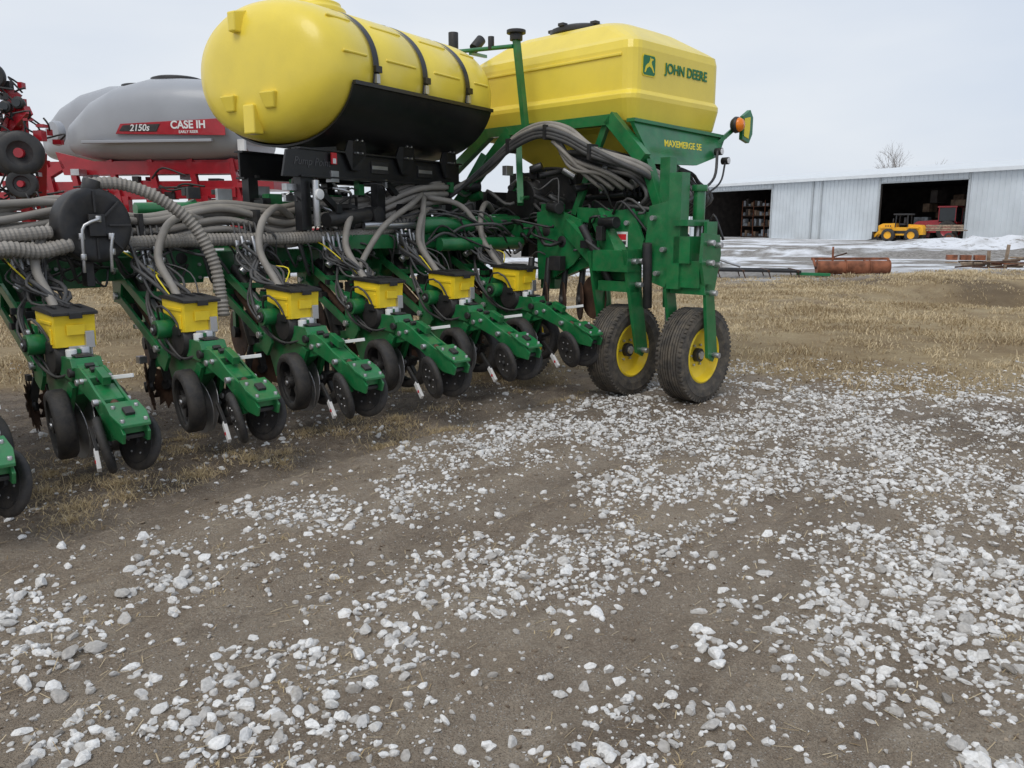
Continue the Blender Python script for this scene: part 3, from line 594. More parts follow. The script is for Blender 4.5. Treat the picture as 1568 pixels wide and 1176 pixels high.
def height(x,y):
    z=0.
    if y<14:
        f=1-min(1,max(0,(y-9)/5)); tr=track(x,y) if y<9.5 else 0.
        q,a=pa(x,y)
        z+=f*(.028*rut(x,y)+.010*nz(x,y,3,2)+(1-.6*tr)*(.011*nz(x,y,9,3)+.008*nz(x,y,22,5))-.026*tr+.004*tr*math.sin(a*70+6*abs(q*8%1-.5))+(.018*ridge(x,y) if y<9.5 else 0.))
    m=sstep(6.,12.,x); dz=-.75*math.exp(-((y-17.6-.03*x-.6*nz(x,0,.3,8))/1.5)**2); z+=m*dz
    b=sstep(18.2,20.6,y)*(1-sstep(24,30,y)); z+=.18*b*m+.10*nz(x,y,.45,6)*b*(.3+m)
    z+=.35*sstep(28,58,y); z+=.03*nz(x,y,.5,7)*min(1,max(0,(y-8)/6))
    if 30<y<60:
        for (cx,cy,sx,sy,h) in((31,52,6,1.8,.45),(29.5,47,4.5,1.8,.8),(24.5,50,2.5,1.5,.3),(15,40,6,1.2,.3),(22,38,6,1,.25)):
            z+=h*math.exp(-((x-cx)/sx)**2-((y-cy)/sy)**2)*(1+.9*nz(x,y,.8,9)+.5*nz(x,y,2,9))
    if y>120: z-=.4*sstep(120,300,y)
    return z
ys=list(np.arange(-8,.8,.4)); yv=.8
while yv<4000: ys.append(yv); yv*=1.0135
us=np.arange(-8.3,8.31,.032); xs=.75*np.sinh(us)
nx,ny=len(xs),len(ys)
verts=np.zeros((ny*nx,3)); att={k:np.zeros(ny*nx) for k in('grass','snow','bank','dark','track')}
i=0
for yv in ys:
    for xv in xs:
        x=float(xv); y=float(yv); far=abs(x)>90 or y>130
        z=0.35 - .4*sstep(120,300,y) if far and y>60 else (0. if far else height(x,y))
        verts[i]=(x,y,z); tr=0
        if far: g=1.; sn=.25; bk=0; dk=0
        else:
            e=y-gbound(x)+.9*nz(x,y,.9,11)+.5*nz(x,y,3,12); g=min(1,max(0,e/.7+.5))
            q,a=pa(x,y)
            if y<9.5: tr=track(x,y)
            sn=0.
            if y>20:
                n_=nz(x,y*2.0,.16,14)+.5*nz(x,y*2.2,.5,15)+.3*nz(x,y*2,1.6,16)
                sn=sstep(22,27,y+2*nz(x,y,.2,5))*min(1,max(0,(n_+.16)*6)); g*=1-sstep(21,24.5,y+2*nz(x,y,.2,5))
                if 43<y<57 and x>22: sn=max(sn,min(1,max(0,.85+n_*3)))
            bk=.8*math.exp(-((y-18.9-.03*x-.6*nz(x,0,.3,8))/.7)**2)*sstep(8,12,x)*min(1,max(0,.7+2.5*nz(x,y,.6,19)))
            bk=max(bk,.7*sstep(18,19.5,y)*(1-sstep(21,23,y))*min(1,max(0,nz(x,y*1.6,.5,23)*3)))
            dk=min(1,max(0,( -3.95-q)/.4+nz(x,y,1.5,3)*1.2))*(.85) if q>-7 else .8
            dk=max(dk,.65*min(1,max(0,rut(x,y)*2.4-.28)))
            dk=max(dk,.45*tr*min(1,max(0,.3+2*nz(x,y,.8,29))))
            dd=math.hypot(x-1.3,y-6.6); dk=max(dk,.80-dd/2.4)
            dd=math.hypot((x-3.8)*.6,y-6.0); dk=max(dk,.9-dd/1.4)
        att['grass'][i]=g; att['snow'][i]=sn; att['bank'][i]=bk; att['dark'][i]=max(0,dk); att['track'][i]=tr; i+=1
idx=np.arange(ny*nx).reshape(ny,nx)
quads=np.stack([idx[:-1,:-1],idx[:-1,1:],idx[1:,1:],idx[1:,:-1]],-1).reshape(-1,4)
def npmesh(name,v,f,smooth=True,attrs=None):
    me=bpy.data.meshes.new(name); k=f.shape[1]
    me.vertices.add(len(v)); me.vertices.foreach_set('co',v.astype(np.float32).ravel())
    me.loops.add(f.size); me.loops.foreach_set('vertex_index',f.astype(np.int32).ravel())
    me.polygons.add(len(f)); me.polygons.foreach_set('loop_start',np.arange(0,f.size,k,dtype=np.int32)); 
    me.polygons.foreach_set('use_smooth',np.full(len(f),smooth))
    me.update(calc_edges=True)
    for a,d in (attrs or {}).items():
        at=me.attributes.new(a,'FLOAT','POINT'); at.data.foreach_set('value',d.astype(np.float32))
    me.validate(); return me
gm=npmesh('ground',verts,quads,True,att)
m=bpy.data.materials.new('dirt_grass_snow'); m.use_nodes=True; nt=m.node_tree; N=nt.nodes; L=nt.links; b=N['Principled BSDF']
tc=N.new('ShaderNodeTexCoord')
def noi(s,d=6,r=.6,vec=None):
    n=N.new('ShaderNodeTexNoise'); n.inputs['Scale'].default_value=s; n.inputs['Detail'].default_value=d; n.inputs['Roughness'].default_value=r
    L.new(vec if vec else tc.outputs['Object'],n.inputs['Vector']); return n.outputs['Fac']
def rng_(src,a,b_,c=0,d=1):
    r=N.new('ShaderNodeMapRange'); r.inputs[1].default_value=a; r.inputs[2].default_value=b_; r.inputs[3].default_value=c; r.inputs[4].default_value=d
    L.new(src,r.inputs[0]); return r.outputs[0]
def mixc(f,a,b_):
    x=N.new('ShaderNodeMix'); x.data_type='RGBA'
    if isinstance(f,float): x.inputs[0].default_value=f
    else: L.new(f,x.inputs[0])
    for s,k in((a,6),(b_,7)):
        if isinstance(s,tuple): x.inputs[k].default_value=(*s,1)
        else: L.new(s,x.inputs[k])
    return x.outputs[2]
def math_(op,a,b_):
    x=N.new('ShaderNodeMath'); x.operation=op; x.use_clamp=True
    for s,k in((a,0),(b_,1)):
        if isinstance(s,(int,float)): x.inputs[k].default_value=s
        else: L.new(s,x.inputs[k])
    return x.outputs[0]
def attr(n):
    a=N.new('ShaderNodeAttribute'); a.attribute_name=n; return a.outputs['Fac']
mp=N.new('ShaderNodeMapping'); mp.vector_type='TEXTURE'; mp.inputs['Rotation'].default_value=(0,0,math.radians(52)); mp.inputs['Scale'].default_value=(4,1,1); L.new(tc.outputs['Object'],mp.inputs['Vector'])
streak=noi(3.0,8,.68,mp.outputs[0])
base=mixc(rng_(noi(2.2,8,.7),.35,.65),(.31,.245,.180),(.43,.36,.28))
base=mixc(math_('MULTIPLY',attr('track'),.45),base,(.44,.365,.285))
base=mixc(rng_(streak,.47,.66,0,.65),base,(.165,.12,.085))
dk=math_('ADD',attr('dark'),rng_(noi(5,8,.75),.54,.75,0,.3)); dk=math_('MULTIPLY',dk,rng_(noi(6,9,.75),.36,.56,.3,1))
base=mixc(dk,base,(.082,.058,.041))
base=mixc(rng_(noi(45,6,.75),.45,.7,0,.5),base,(.15,.113,.082))
base=mixc(rng_(noi(130,5,.7),.5,.7,0,.5),base,(.52,.46,.38))
vo=N.new('ShaderNodeTexVoronoi'); vo.inputs['Scale'].default_value=75; L.new(tc.outputs['Object'],vo.inputs['Vector'])
sp=math_('MULTIPLY',rng_(vo.outputs['Distance'],.18,.28,1,0),rng_(noi(9,4),.43,.55))
base=mixc(math_('MULTIPLY',sp,.65),base,(.52,.49,.45))
vo2=N.new('ShaderNodeTexVoronoi'); vo2.inputs['Scale'].default_value=170; L.new(tc.outputs['Object'],vo2.inputs['Vector'])
base=mixc(rng_(vo2.outputs['Distance'],.1,.3,.4,0),base,(.46,.41,.35))
gr=mixc(rng_(noi(1.1,8,.65),.35,.65),(.34,.25,.14),(.50,.40,.245)); gr=mixc(rng_(noi(30,6,.7),.45,.7,0,.6),gr,(.20,.14,.075)); gr=mixc(rng_(noi(.45,6,.65),.46,.62,0,.7),gr,(.21,.145,.08))
gravel=mixc(rng_(noi(6,8,.75),.4,.6),(.18,.165,.15),(.40,.38,.355))
far=N.new('ShaderNodeSeparateXYZ'); L.new(tc.outputs['Object'],far.inputs[0])
base=mixc(rng_(far.outputs['Y'],20.5,23.5),base,gravel)
c=mixc(attr('grass'),base,gr)
c=mixc(attr('bank'),c,(.11,.08,.055))
snf=math_('MULTIPLY',attr('snow'),rng_(noi(1.8,8,.75),.36,.47)); c=mixc(snf,c,(.84,.86,.90))
L.new(c,b.inputs['Base Color'])
L.new(rng_(dk,0,1,.95,.7),b.inputs['Roughness']); b.inputs['Specular IOR Level'].default_value=.2
bp=N.new('ShaderNodeBump'); bp.inputs['Strength'].default_value=1.0; bp.inputs['Distance'].default_value=.022
hsum=N.new('ShaderNodeMath'); hsum.operation='ADD'; L.new(noi(38,8,.75),hsum.inputs[0]); L.new(rng_(vo2.outputs['Distance'],0,.4,.5,0),hsum.inputs[1])
h2=N.new('ShaderNodeMath'); h2.operation='ADD'; L.new(hsum.outputs[0],h2.inputs[0]); L.new(noi(9,5,.6),h2.inputs[1])
L.new(h2.outputs[0],bp.inputs['Height']); L.new(bp.outputs[0],b.inputs['Normal'])
gm.materials.append(m)
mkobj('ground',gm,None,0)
def shademat(name,lo,hi,rough=.85,bump=0):
    m=bpy.data.materials.new(name); m.use_nodes=True; nt=m.node_tree; N=nt.nodes; L=nt.links; b=N['Principled BSDF']
    a=N.new('ShaderNodeAttribute'); a.attribute_name='shade'
    x=N.new('ShaderNodeMix'); x.data_type='RGBA'; x.inputs[6].default_value=(*lo,1); x.inputs[7].default_value=(*hi,1); L.new(a.outputs['Fac'],x.inputs[0])
    out=x.outputs[2]
    if bump:
        t=N.new('ShaderNodeTexCoord'); n=N.new('ShaderNodeTexNoise'); n.inputs['Scale'].default_value=90; n.inputs['Detail'].default_value=5; L.new(t.outputs['Object'],n.inputs['Vector'])
        y=N.new('ShaderNodeMix'); y.data_type='RGBA'; y.blend_type='MULTIPLY'; y.inputs[0].default_value=.5; L.new(out,y.inputs[6])
        r=N.new('ShaderNodeMapRange'); r.inputs[1].default_value=.3; r.inputs[2].default_value=.6; r.inputs[3].default_value=.5; L.new(n.outputs['Fac'],r.inputs[0]); L.new(r.outputs[0],y.inputs[7]); out=y.outputs[2]
        q=N.new('ShaderNodeBump'); q.inputs['Strength'].default_value=.5; q.inputs['Distance'].default_value=.006; L.new(n.outputs['Fac'],q.inputs['Height']); L.new(q.outputs[0],b.inputs['Normal'])
    L.new(out,b.inputs['Base Color']); b.inputs['Roughness'].default_value=rough; b.inputs['Specular IOR Level'].default_value=.2; return m
# ---------------------------------------------------------------- gravel
def density(x,y):
    q,a=pa(x,y)
    d=1.05+1.3*math.exp(-((q+3.42)/.28)**2)
    d+=5.0*math.exp(-((q+1.95)/.7)**2)*sstep(3.2,4.9,a)*(1-sstep(8.6,9.4,a))
    d+=1.5*math.exp(-((q+.75)/.6)**2)*sstep(2.0,3.4,a)
    d+=1.2*math.exp(-((q+3.0)/.35)**2)*sstep(3.7,4.8,a)
    d+=.8*math.exp(-((q+2.05)/.35)**2)*(1-sstep(2.8,3.8,a))
    d+=.6*math.exp(-((q-.4)/.6)**2)
    d+=.5*(1-sstep(2.0,3.2,y))
    if a<4.6: d*=1-.6*track(x,y)
    if q<-3.85: d*=.22
    n_=nz(x,y,1.6,31)+.9*nz(x,y,5.,32)-.7*rut(x,y)
    d*=min(2.2,max(.12,.95+1.7*n_))
    if y>gbound(x)-.3: d*=.15
    return d
def proto(sub,k):
    bm=bmesh.new(); bmesh.ops.create_icosphere(bm,subdivisions=sub,radius=1); r=random.Random(k)
    planes=[(Vector((r.gauss(0,1),r.gauss(0,1),r.gauss(0,1))).normalized(),r.uniform(.5,.8)) for _ in range(7)]
    for v in bm.verts:
        c=v.co*(1+r.uniform(-.13,.13))
        for n_,d in planes:
            e=c.dot(n_)-d
            if e>0: c=c-n_*e
        v.co=c
    vs=np.array([v.co[:] for v in bm.verts]); fs=np.array([[v.index for v in f.verts] for f in bm.faces]); bm.free(); return vs,fs
def scatter(name,items,sub,material,smooth=False):
    P=[proto(sub,k+100*sub) for k in range(14)]; AV=[];AF=[];AS=[];o=0
    for (x,y,z,s,sh) in items:
        v,f=P[random.randrange(14)]
        a=random.uniform(0,6.28); R=np.array(Matrix.Rotation(a,3,'Z')@Matrix.Rotation(random.gauss(0,.35),3,'X')@Matrix.Rotation(random.gauss(0,.35),3,'Y'))
        w=(v*np.array([s*random.uniform(.9,1.5),s*random.uniform(.7,1.1),s*random.uniform(.5,.85)]))@R.T+np.array([x,y,z])
        AV.append(w);AF.append(f+o);AS.append(np.full(len(v),sh)+rng.uniform(-.04,.04,len(v)));o+=len(v)
    me=npmesh(name,np.concatenate(AV),np.concatenate(AF),smooth,{'shade':np.concatenate(AS)}); me.materials.append(material); return me
GM=shademat('limestone',(.24,.21,.175),(.82,.81,.79),.85,1)
near=[];farr=[];tiny=[]
def cand(n,y0,y1,scale,fn):
    for c in range(n):
        y=math.sqrt(random.uniform(y0*y0,y1*y1)); x=random.uniform(-1,1)*(.72*y+.6)
        if random.random()<density(x,y)*scale: fn(x,y)
def addbig(x,y):
    s=min(.034,random.lognormvariate(math.log(.0122),.44)); z=height(x,y)+s*random.uniform(-.1,.3)
    (near if y<3.6 else farr).append((x,y,z,s,min(1,max(.0,random.gauss(.72,.23)))))
def addtiny(x,y):
    s=random.uniform(.0025,.007); tiny.append((x,y,height(x,y)+s*.3,s,min(1,max(0,random.gauss(.55,.25)))))
cand(84000,1.5,9.2,.29,addbig)
cand(60000,1.5,9.0,.34,addtiny)
GV=empty('gravel')
mkobj('stones_near',scatter('stones_near',near,2,GM),GV,0)
mkobj('stones_far',scatter('stones_far',farr,1,GM),GV,0)
mkobj('grit',scatter('grit',tiny,1,GM),GV,0)
clods=[]
for _ in range(10000):
    y=math.sqrt(random.uniform(2.2,81)); x=random.uniform(-1,1)*(.72*y+.6); s=random.uniform(.003,.012); clods.append((x,y,height(x,y),s,random.random()))
mkobj('dirt_clods',scatter('dirt_clods',clods,1,shademat('clod',(.12,.088,.062),(.36,.295,.225),.95),False),None,0)
# ---------------------------------------------------------------- grass / straw
def blades(name,pts,lo,hi):
    n=len(pts); A=np.array(pts)
    az=rng.uniform(0,2*np.pi,n); la=rng.uniform(0,2*np.pi,n)
    wv=np.stack([np.cos(az),np.sin(az),np.zeros(n)],-1)*A[:,4:5]*.5
    base=A[:,:3]; ln=np.stack([np.cos(la),np.sin(la),np.zeros(n)],-1)
    mid=base+ln*(A[:,3]*A[:,5]*.35)[:,None]; mid[:,2]+=A[:,3]*.6*(1-.5*A[:,5])
    tip=base+ln*(A[:,3]*A[:,5])[:,None]; tip[:,2]+=A[:,3]*(1-.8*A[:,5])
    v=np.stack([base-wv,base+wv,mid+wv*.8,mid-wv*.8,tip+wv*.15,tip-wv*.15],1).reshape(-1,3)
    o=(np.arange(n)*6)[:,None]; f=np.concatenate([o+np.array([[0,1,2,3]]),o+np.array([[3,2,4,5]])])
    sh=np.repeat(np.clip(rng.normal(.5,.22,n)+(A[:,6] if A.shape[1]>6 else 0),0,1),6)
    me=npmesh(name,v,f,False,{'shade':sh}); me.materials.append(shademat(name+'_mat',lo,hi,.8)); return me
gp=[]
while len(gp)<160000:
    y=math.sqrt(random.uniform(6.3**2,24**2)); x=random.uniform(-1,1)*(.72*y+1.5)
    e=y-gbound(x)+.9*nz(x,y,.9,11)+.5*nz(x,y,3,12)
    if e<-.1: continue
    if e<.9 and random.random()>e+.25: continue
    cl=nz(x,y,2.2,41)+.6*nz(x,y,.7,42)
    if random.random()>.55+cl*1.4: continue
    if x>9 and abs(y-18.9-.03*x)<.8 and random.random()<.8: continue
    h=random.uniform(.03,.11)*(1+1.2*max(0,cl)); gp.append((x,y,height(x,y)-.005,h,.004+.0006*y,random.uniform(.3,1.1),.55*nz(x,y*1.5,.5,44)))
mkobj('dry_grass',blades('dry_grass',gp,(.25,.175,.09),(.78,.65,.43)),None,0)
tp=[]
def tuft(cx,cy,R,n,h):
    for _ in range(n):
        r=R*abs(random.gauss(0,.5)); a=random.uniform(0,6.28); x=cx+r*math.cos(a)*1.3; y=cy+r*math.sin(a)
        tp.append((x,y,height(x,y),random.uniform(.4,1)*h,random.uniform(.0025,.005),random.uniform(.5,1.15)))
for k in range(80):
    t=random.uniform(-1.5,4.2); r=random.uniform(-1.2,.8); x=-2.676+.7071*(t+r); y=4.87+.7071*(t-r); tuft(x,y,random.uniform(.08,.3),random.randint(40,170),random.uniform(.05,.11))
for (x,y) in((-2.65,4.45),(-2.35,4.2),(-1.7,5.1),(-2.3,4.6),(-.9,5.5),(-2.9,4.4),(-2.25,3.95),(-1.9,4.75),(-.5,5.9)): tuft(x,y,.2,260,.10)
for k in range(70):
    y=random.uniform(2,7); x=random.uniform(-.7,.7)*y; tuft(x,y,random.uniform(.04,.15),random.randint(5,26),.045)
mkobj('dry_grass_tufts',blades('dry_grass_tufts',tp,(.32,.23,.12),(.68,.55,.34)),None,0)
AVs=[];n=0
for k in range(7500):
    y=math.sqrt(random.uniform(2.2,80)); x=random.uniform(-1,1)*(.72*y+.5); l=random.uniform(.012,.075)
    if nz(x,y,1.2,51)<-.05 and random.random()<.7: continue
    a=random.gauss(.9,.9); d=Vector((math.cos(a),math.sin(a),0)); w=Vector((-d.y,d.x,0))*random.uniform(.0006,.0018); c=Vector((x,y,height(x,y)+.007)); t=random.uniform(-.006,.012)
    AVs+= [c-d*l/2-w,c-d*l/2+w,c+d*l/2+w+Vector((0,0,t)),c+d*l/2-w+Vector((0,0,t))]; n+=1
v=np.array([q[:] for q in AVs]); f=np.arange(4*n).reshape(-1,4)
me=npmesh('straw',v,f,False,{'shade':np.repeat(rng.uniform(0,1,n),4)}); me.materials.append(shademat('straw_mat',(.28,.20,.11),(.62,.51,.34),.8)); mkobj('straw_litter',me,None,0)
# ================================================================= SHED
WALL=mat('white_metal_siding',(.60,.645,.68),.45,var=.06,vscale=.6,dust=.05)
ROOF=mat('white_metal_roof',(.70,.73,.75),.4,var=.04,vscale=1)
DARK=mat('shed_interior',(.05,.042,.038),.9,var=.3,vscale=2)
TRIM=mat('grey_trim',(.42,.45,.47),.5,var=.05)
SH=empty('machine_shed',(18.1,83.7,.28),math.atan2(-.875,.482))
B=MB(); E=4.85; D=18.; Lx=58.
def wallseg(x0,x1,z0,z1):
    B.bb(x0,x1,0,.1,z0,z1,WALL)
    x=x0+.12
    while x<x1-.05: B.bb(x,x+.07,-.035,0,z0+.01,z1-.01,WALL); x+=.38
for a,b_ in [(-.2,1.3),(10.5,21.5),(28.7,39),(47,58)]:
    wallseg(a,b_,0,E)
    for x in(a,b_): B.bb(x-.08,x+.08,-.06,-.037,0,E,TRIM)
for a,b_ in((1.3,10.5),(21.5,28.7),(39,47)): wallseg(a+.02,b_-.02,E-.4,E); B.bb(a,b_,-.06,-.037,E-.48,E-.4,TRIM)
for x in(15.0,15.9): B.bb(x,x+.14,-.12,-.037,0,E,TRIM)
B.bb(-.4,58.2,-.45,-.32,E-.02,E+.22,ROOF); B.bb(-.4,58.2,-.32,.0,E+.0,E+.04,TRIM)
B.obj('front_wall',SH,0)
B=MB()
B.bb(-.2,Lx,D,D+.1,0,E,WALL); B.bb(-.3,-.2,0.1,D,0,E,WALL); B.bb(Lx,Lx+.1,.1,D,0,E,WALL)
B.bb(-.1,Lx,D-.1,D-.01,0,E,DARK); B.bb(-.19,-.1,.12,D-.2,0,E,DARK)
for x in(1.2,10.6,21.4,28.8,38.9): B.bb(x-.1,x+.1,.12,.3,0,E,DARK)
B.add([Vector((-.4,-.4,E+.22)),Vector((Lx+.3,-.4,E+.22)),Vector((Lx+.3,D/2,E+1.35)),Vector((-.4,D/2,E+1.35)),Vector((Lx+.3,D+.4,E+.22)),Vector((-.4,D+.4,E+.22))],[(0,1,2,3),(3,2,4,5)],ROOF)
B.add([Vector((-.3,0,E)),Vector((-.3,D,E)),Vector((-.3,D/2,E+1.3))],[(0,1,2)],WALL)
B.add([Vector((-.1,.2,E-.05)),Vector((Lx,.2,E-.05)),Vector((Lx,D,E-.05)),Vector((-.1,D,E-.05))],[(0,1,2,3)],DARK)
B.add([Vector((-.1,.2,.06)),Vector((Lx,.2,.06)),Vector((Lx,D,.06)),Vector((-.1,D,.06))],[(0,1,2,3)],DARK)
rd=random.Random(4)
SHF=mat('shelf_goods',(.24,.26,.28),.8,var=.5,vscale=3); SHB=mat('shelf_boxes',(.20,.135,.09),.8,var=.4,vscale=3)
for x in(3.5,5.0,6.5,8.0,9.4):
    for z in(.1,1.1,2.1,3.0):
        B.bb(x-.7,x+.7,4.0,4.8,z,z+.06,DRUST)
        for q in range(4): 
            h=rd.uniform(.2,.75); B.bb(x-.65+.34*q,x-.38+.34*q,4.1,4.6,z+.06,z+.06+h,rd.choice([SHF,SHB,DARK,SHB,SHF,GRY]))
    B.bb(x-.72,x-.66,3.98,4.05,0,3.6,RUST)
for k in range(55):
    x=rd.uniform(22,28.5); z=rd.uniform(.3,3.6); B.box((x,rd.uniform(4,11),z),[rd.uniform(.3,1.3) for _ in range(3)],rd.choice([DARK,SHF,SHB,SHB,DARK,RUST]))
B.obj('roof_and_interior',SH,0)
def vehicle_wheel(B,c,R,w,rim):
    B.lathe(c,(0,1,0),[(R*.55,-w/2),(R*.85,-w/2),(R,-w*.35),(R,w*.35),(R*.85,w/2),(R*.55,w/2)],RUB,28)
    B.lathe(c,(0,1,0),[(0,-w*.3),(R*.5,-w*.3),(R*.57,-w*.45),(R*.57,w*.45),(R*.5,w*.3),(0,w*.3)],rim,24,closed=False)
YL=empty('yellow_utility_loader',(26.9,57.2,.42),math.radians(-40))
B=MB()
for x in(-.75,.75):
    for y in(-.66,.66): vehicle_wheel(B,Vector((x,y,.42)),.44,.34,ORNG)
B.ext([Vector((x,-.42,z)) for x,z in((-1.45,.5),(-1.5,1.05),(-1.2,1.2),(-.4,1.22),(-.35,.95),(.35,.95),(.4,1.15),(1.25,1.1),(1.4,.9),(1.4,.45),(.4,.4),(-.4,.4))],(0,.84,0),ORNG)
B.box((-.95,0,.92),(.7,1.1,.12),ORNG); B.box((.8,0,.92),(.7,1.2,.1),ORNG)
for x in(-.38,.42):
    for y in(-.45,.45): B.beam((x,y,.95),(x*.9,y,1.78),.06,.06,BPL)
B.box((.02,0,1.82),(1.1,1.05,.09),BPL); B.box((0,0,1.15),(.4,.5,.12),BPL); B.box((.15,0,1.38),(.1,.5,.45),BPL); B.cyl((-.7,.2,1.2),(-.7,.2,1.55),.04,BPL)
B.beam((-1.3,-.35,.8),(-1.75,-.35,.3),.1,.14,ORNG); B.beam((-1.3,.35,.8),(-1.75,.35,.3),.1,.14,ORNG)
B.ext([Vector((x,-.75,z)) for x,z in((-1.7,.65),(-1.72,.1),(-2.2,.05),(-1.8,.15),(-1.78,.65))],(0,1.5,0),BLK)
B.box((-1.47,-.25,.95),(.05,.15,.1),WHT); B.box((-1.47,.25,.95),(.05,.15,.1),WHT)
for x in(-1.0,-.85,-.7): B.box((x,-.424,.98),(.08,.01,.2),BPL)
B.box((0,-.424,.62),(1.6,.01,.2),BLK)
B.obj('loader_body',YL,.02)
RT=empty('red_tractor',(32.2,62.6,.35),math.radians(-50)); B=MB()
for y in(-.8,.8): vehicle_wheel(B,Vector((.9,y,.75)),.75,.4,RED); vehicle_wheel(B,Vector((-1.1,y*.8,.45)),.45,.3,RED)
B.ext([Vector((x,-.4,z)) for x,z in((-1.7,.6),(-1.75,1.3),(-1.5,1.45),(0,1.55),(0,.6))],(0,.8,0),RED)
B.box((.7,0,1.2),(1.4,1.0,.4),RED); B.box((.7,0,1.95),(1.2,1.1,1.0),GLS); B.box((.7,0,2.5),(1.4,1.3,.12),RED)
for x in(.1,1.3):
    for y in(-.56,.56): B.beam((x,y,1.4),(x,y,2.45),.06,.06,RED)
B.obj('tractor_body',RT,.02)
WT=empty('wooden_flatbed_trailer',(29.4,56.2,.42),math.radians(-40)); B=MB()
B.box((0,0,.75),(2.3,1.3,.08),WOOD)
for x in(-1,-.3,.4,1.05): B.box((x,-.62,.95),(.06,.05,.35),WOOD)
for z in(.88,1.05): B.box((0,-.66,z),(2.3,.03,.12),WOOD)
for y in(-.55,.55): vehicle_wheel(B,Vector((.3,y,.3)),.3,.18,RUST)
B.beam((-1.1,0,.7),(-2,0,.5),.08,.08,RUST); B.obj('trailer_body',WT,.01)
RR=empty('rusty_land_roller',(9.75,23.6,height(9.75,23.6)),math.radians(-8)); B=MB()
for x0,x1,y in((-1.0,-.25,-.2),(-.18,.45,0),(.4,1.05,.25)):
    B.cyl((x0,y,.22),(x1,y,.22),.19,RUST,n=28); B.cyl((x0-.03,y,.22),(x0,y,.22),.21,RUST,n=28); B.cyl((x1,y,.22),(x1+.03,y,.22),.21,RUST,n=28); B.cyl((x0-.08,y,.22),(x1+.08,y,.22),.04,DRUST,n=10)
B.beam((-1.1,.2,.45),(1.1,.5,.45),.07,.07,RUST); B.beam((-.55,0,.2),(-.55,.05,.80),.05,.05,RUST); B.beam((-1.05,-.2,.22),(-1.05,.2,.45),.06,.06,RUST); B.beam((1.1,.25,.22),(1.1,.5,.45),.06,.06,RUST)
B.beam((-.55,.05,.5),(-.15,.1,.62),.04,.04,DRUST)
B.obj('roller_frame',RR,.006)
SF=empty('steel_harrow_frame',(6.9,23.8,height(6.9,23.8)+.02),math.radians(-6)); B=MB()
for y in(-.5,0,.5): B.beam((-1.7,y,.22),(1.3,y,.18),.07,.07,BLK)
for x in(-1.6,-1,-.3,.4,1.2): B.beam((x,-.6,.2),(x,.6,.2),.06,.06,DRUST); B.beam((x,-.5,.2),(x+.08,-.5,-.02),.03,.03,DRUST); B.beam((x,.5,.2),(x+.08,.5,-.02),.03,.03,DRUST)
B.beam((-1.6,0,.2),(-1.1,.0,.62),.05,.05,BLK); B.beam((1.2,-.4,.12),(2.1,-.5,.10),.12,.08,LABG); B.cyl((-1.1,0,.55),(-.3,0,.3),.04,STL,n=10)
B.obj('frame_bars',SF,.004)
TP=empty('timber_pile',(15.8,26.6,height(15.8,26.6)),math.radians(-20)); B=MB(); rd=random.Random(8)
for k in range(18):
    a=Vector((rd.uniform(-1.6,.8),rd.uniform(-.6,.6),.06+rd.uniform(0,.35))); an=rd.uniform(-.4,.4); L_=rd.uniform(.5,1.4)
    B.beam(a,a+Vector((L_*math.cos(an),L_*math.sin(an),rd.uniform(-.05,.1))),.14,.05,rd.choice([WOOD,WOOD,RUST,DRUST]))
for (x,h) in((-.4,.6),(.05,.8),(.75,.7),(1.0,.85),(1.5,.9)): B.beam((x,-.2,0),(x+rd.uniform(-.05,.1),-.2,h),.09,.09,WOOD)
for x in(-1.5,-1.1,-.7): B.box((x,-.3,.22),(.32,.4,.04),WOOD); B.box((x,-.3,.38),(.3,.36,.16),RUST)
B.obj('timber_boards',TP,.004)
BARK=mat('bark',(.22,.19,.17),.9,var=.2)
B=MB(); rd=random.Random(12)
def branch(a,d,L_,r,lv):
    b_=a+d*L_; B.cyl(a,b_,r,BARK,r2=r*.68,n=6 if lv<2 else 4)
    if lv>=6: return
    for k in range(3 if lv<5 else 2):
        nd=(d+Vector((rd.gauss(0,.42),rd.gauss(0,.42),rd.gauss(.12,.2)))).normalized(); branch(b_ if k<2 else a+d*L_*.6,nd,L_*rd.uniform(.6,.85),r*.60,lv+1)
branch(Vector((0,0,0)),Vector((0,0,1)),3.8,.15,0)
B.obj('bare_tree',None,0,loc=(50.,108.,.0))
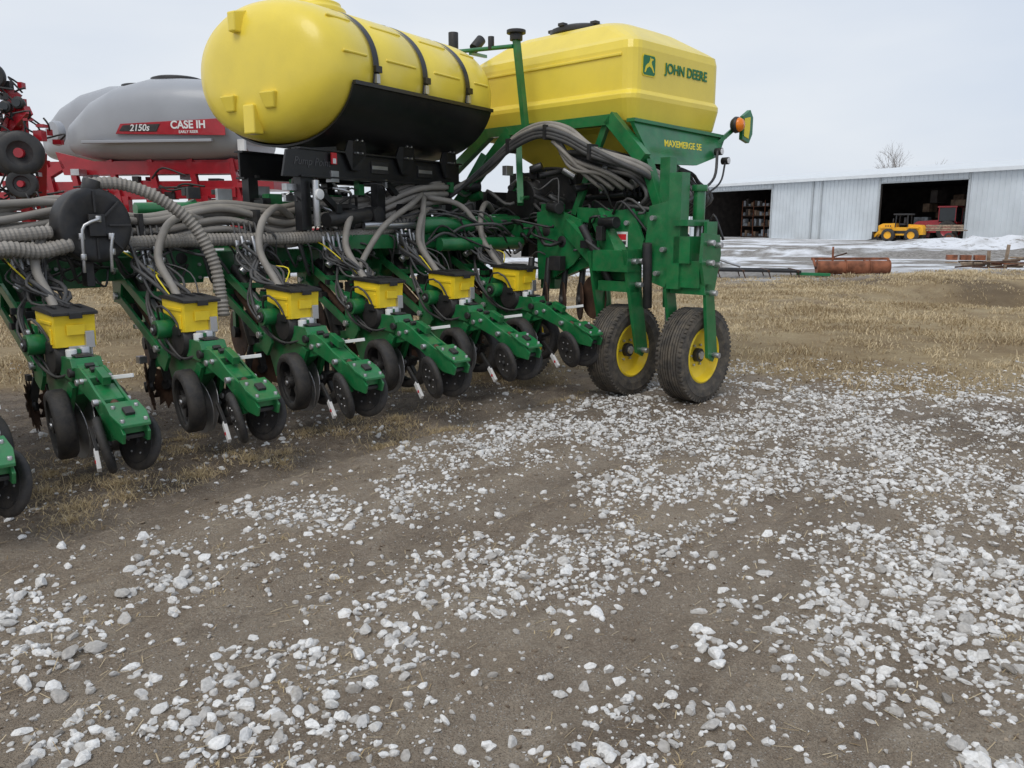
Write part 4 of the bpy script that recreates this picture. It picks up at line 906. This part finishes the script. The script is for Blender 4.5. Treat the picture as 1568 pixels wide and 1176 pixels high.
# ================================================================= LIGHT
w=bpy.data.worlds.new('World'); scene.world=w; w.use_nodes=True; nt=w.node_tree; N=nt.nodes; L=nt.links; bg=N['Background']
EL=math.radians(52); AZs=math.radians(205)
sky=N.new('ShaderNodeTexSky'); sky.sky_type='NISHITA'; sky.sun_disc=False; sky.sun_elevation=EL; sky.sun_rotation=AZs; sky.air_density=1; sky.dust_density=3
tc=N.new('ShaderNodeTexCoord'); mp=N.new('ShaderNodeMapping'); mp.inputs['Scale'].default_value=(1,1,3.2); L.new(tc.outputs['Generated'],mp.inputs['Vector'])
n=N.new('ShaderNodeTexNoise'); n.inputs['Scale'].default_value=1.3; n.inputs['Detail'].default_value=5; n.inputs['Roughness'].default_value=.5; L.new(mp.outputs[0],n.inputs['Vector'])
sx=N.new('ShaderNodeSeparateXYZ'); L.new(tc.outputs['Generated'],sx.inputs[0])
am=N.new('ShaderNodeMath'); am.operation='MULTIPLY_ADD'; am.inputs[1].default_value=-.22; L.new(sx.outputs['X'],am.inputs[0]); L.new(n.outputs['Fac'],am.inputs[2])
r=N.new('ShaderNodeMapRange'); r.inputs[1].default_value=.3; r.inputs[2].default_value=.68; L.new(am.outputs[0],r.inputs[0])
cm=N.new('ShaderNodeMix'); cm.data_type='RGBA'; cm.inputs[6].default_value=(5.7,6.5,7.8,1); cm.inputs[7].default_value=(8.0,8.35,8.8,1); L.new(r.outputs[0],cm.inputs[0])
fm=N.new('ShaderNodeMix'); fm.data_type='RGBA'; fm.inputs[0].default_value=.9; L.new(sky.outputs[0],fm.inputs[6]); L.new(cm.outputs[2],fm.inputs[7])
L.new(fm.outputs[2],bg.inputs['Color']); bg.inputs['Strength'].default_value=.108
sl=bpy.data.lights.new('sun','SUN'); sl.energy=1.15; sl.angle=math.radians(30); sl.color=(1,.96,.89)
so=bpy.data.objects.new('sun',sl); COL.objects.link(so)
d=Vector((math.sin(AZs)*math.cos(EL),math.cos(AZs)*math.cos(EL),math.sin(EL))); so.rotation_euler=d.to_track_quat('Z','Y').to_euler(); so.location=d*50
scene.view_settings.view_transform='Standard'; scene.view_settings.look='None'; scene.view_settings.exposure=0
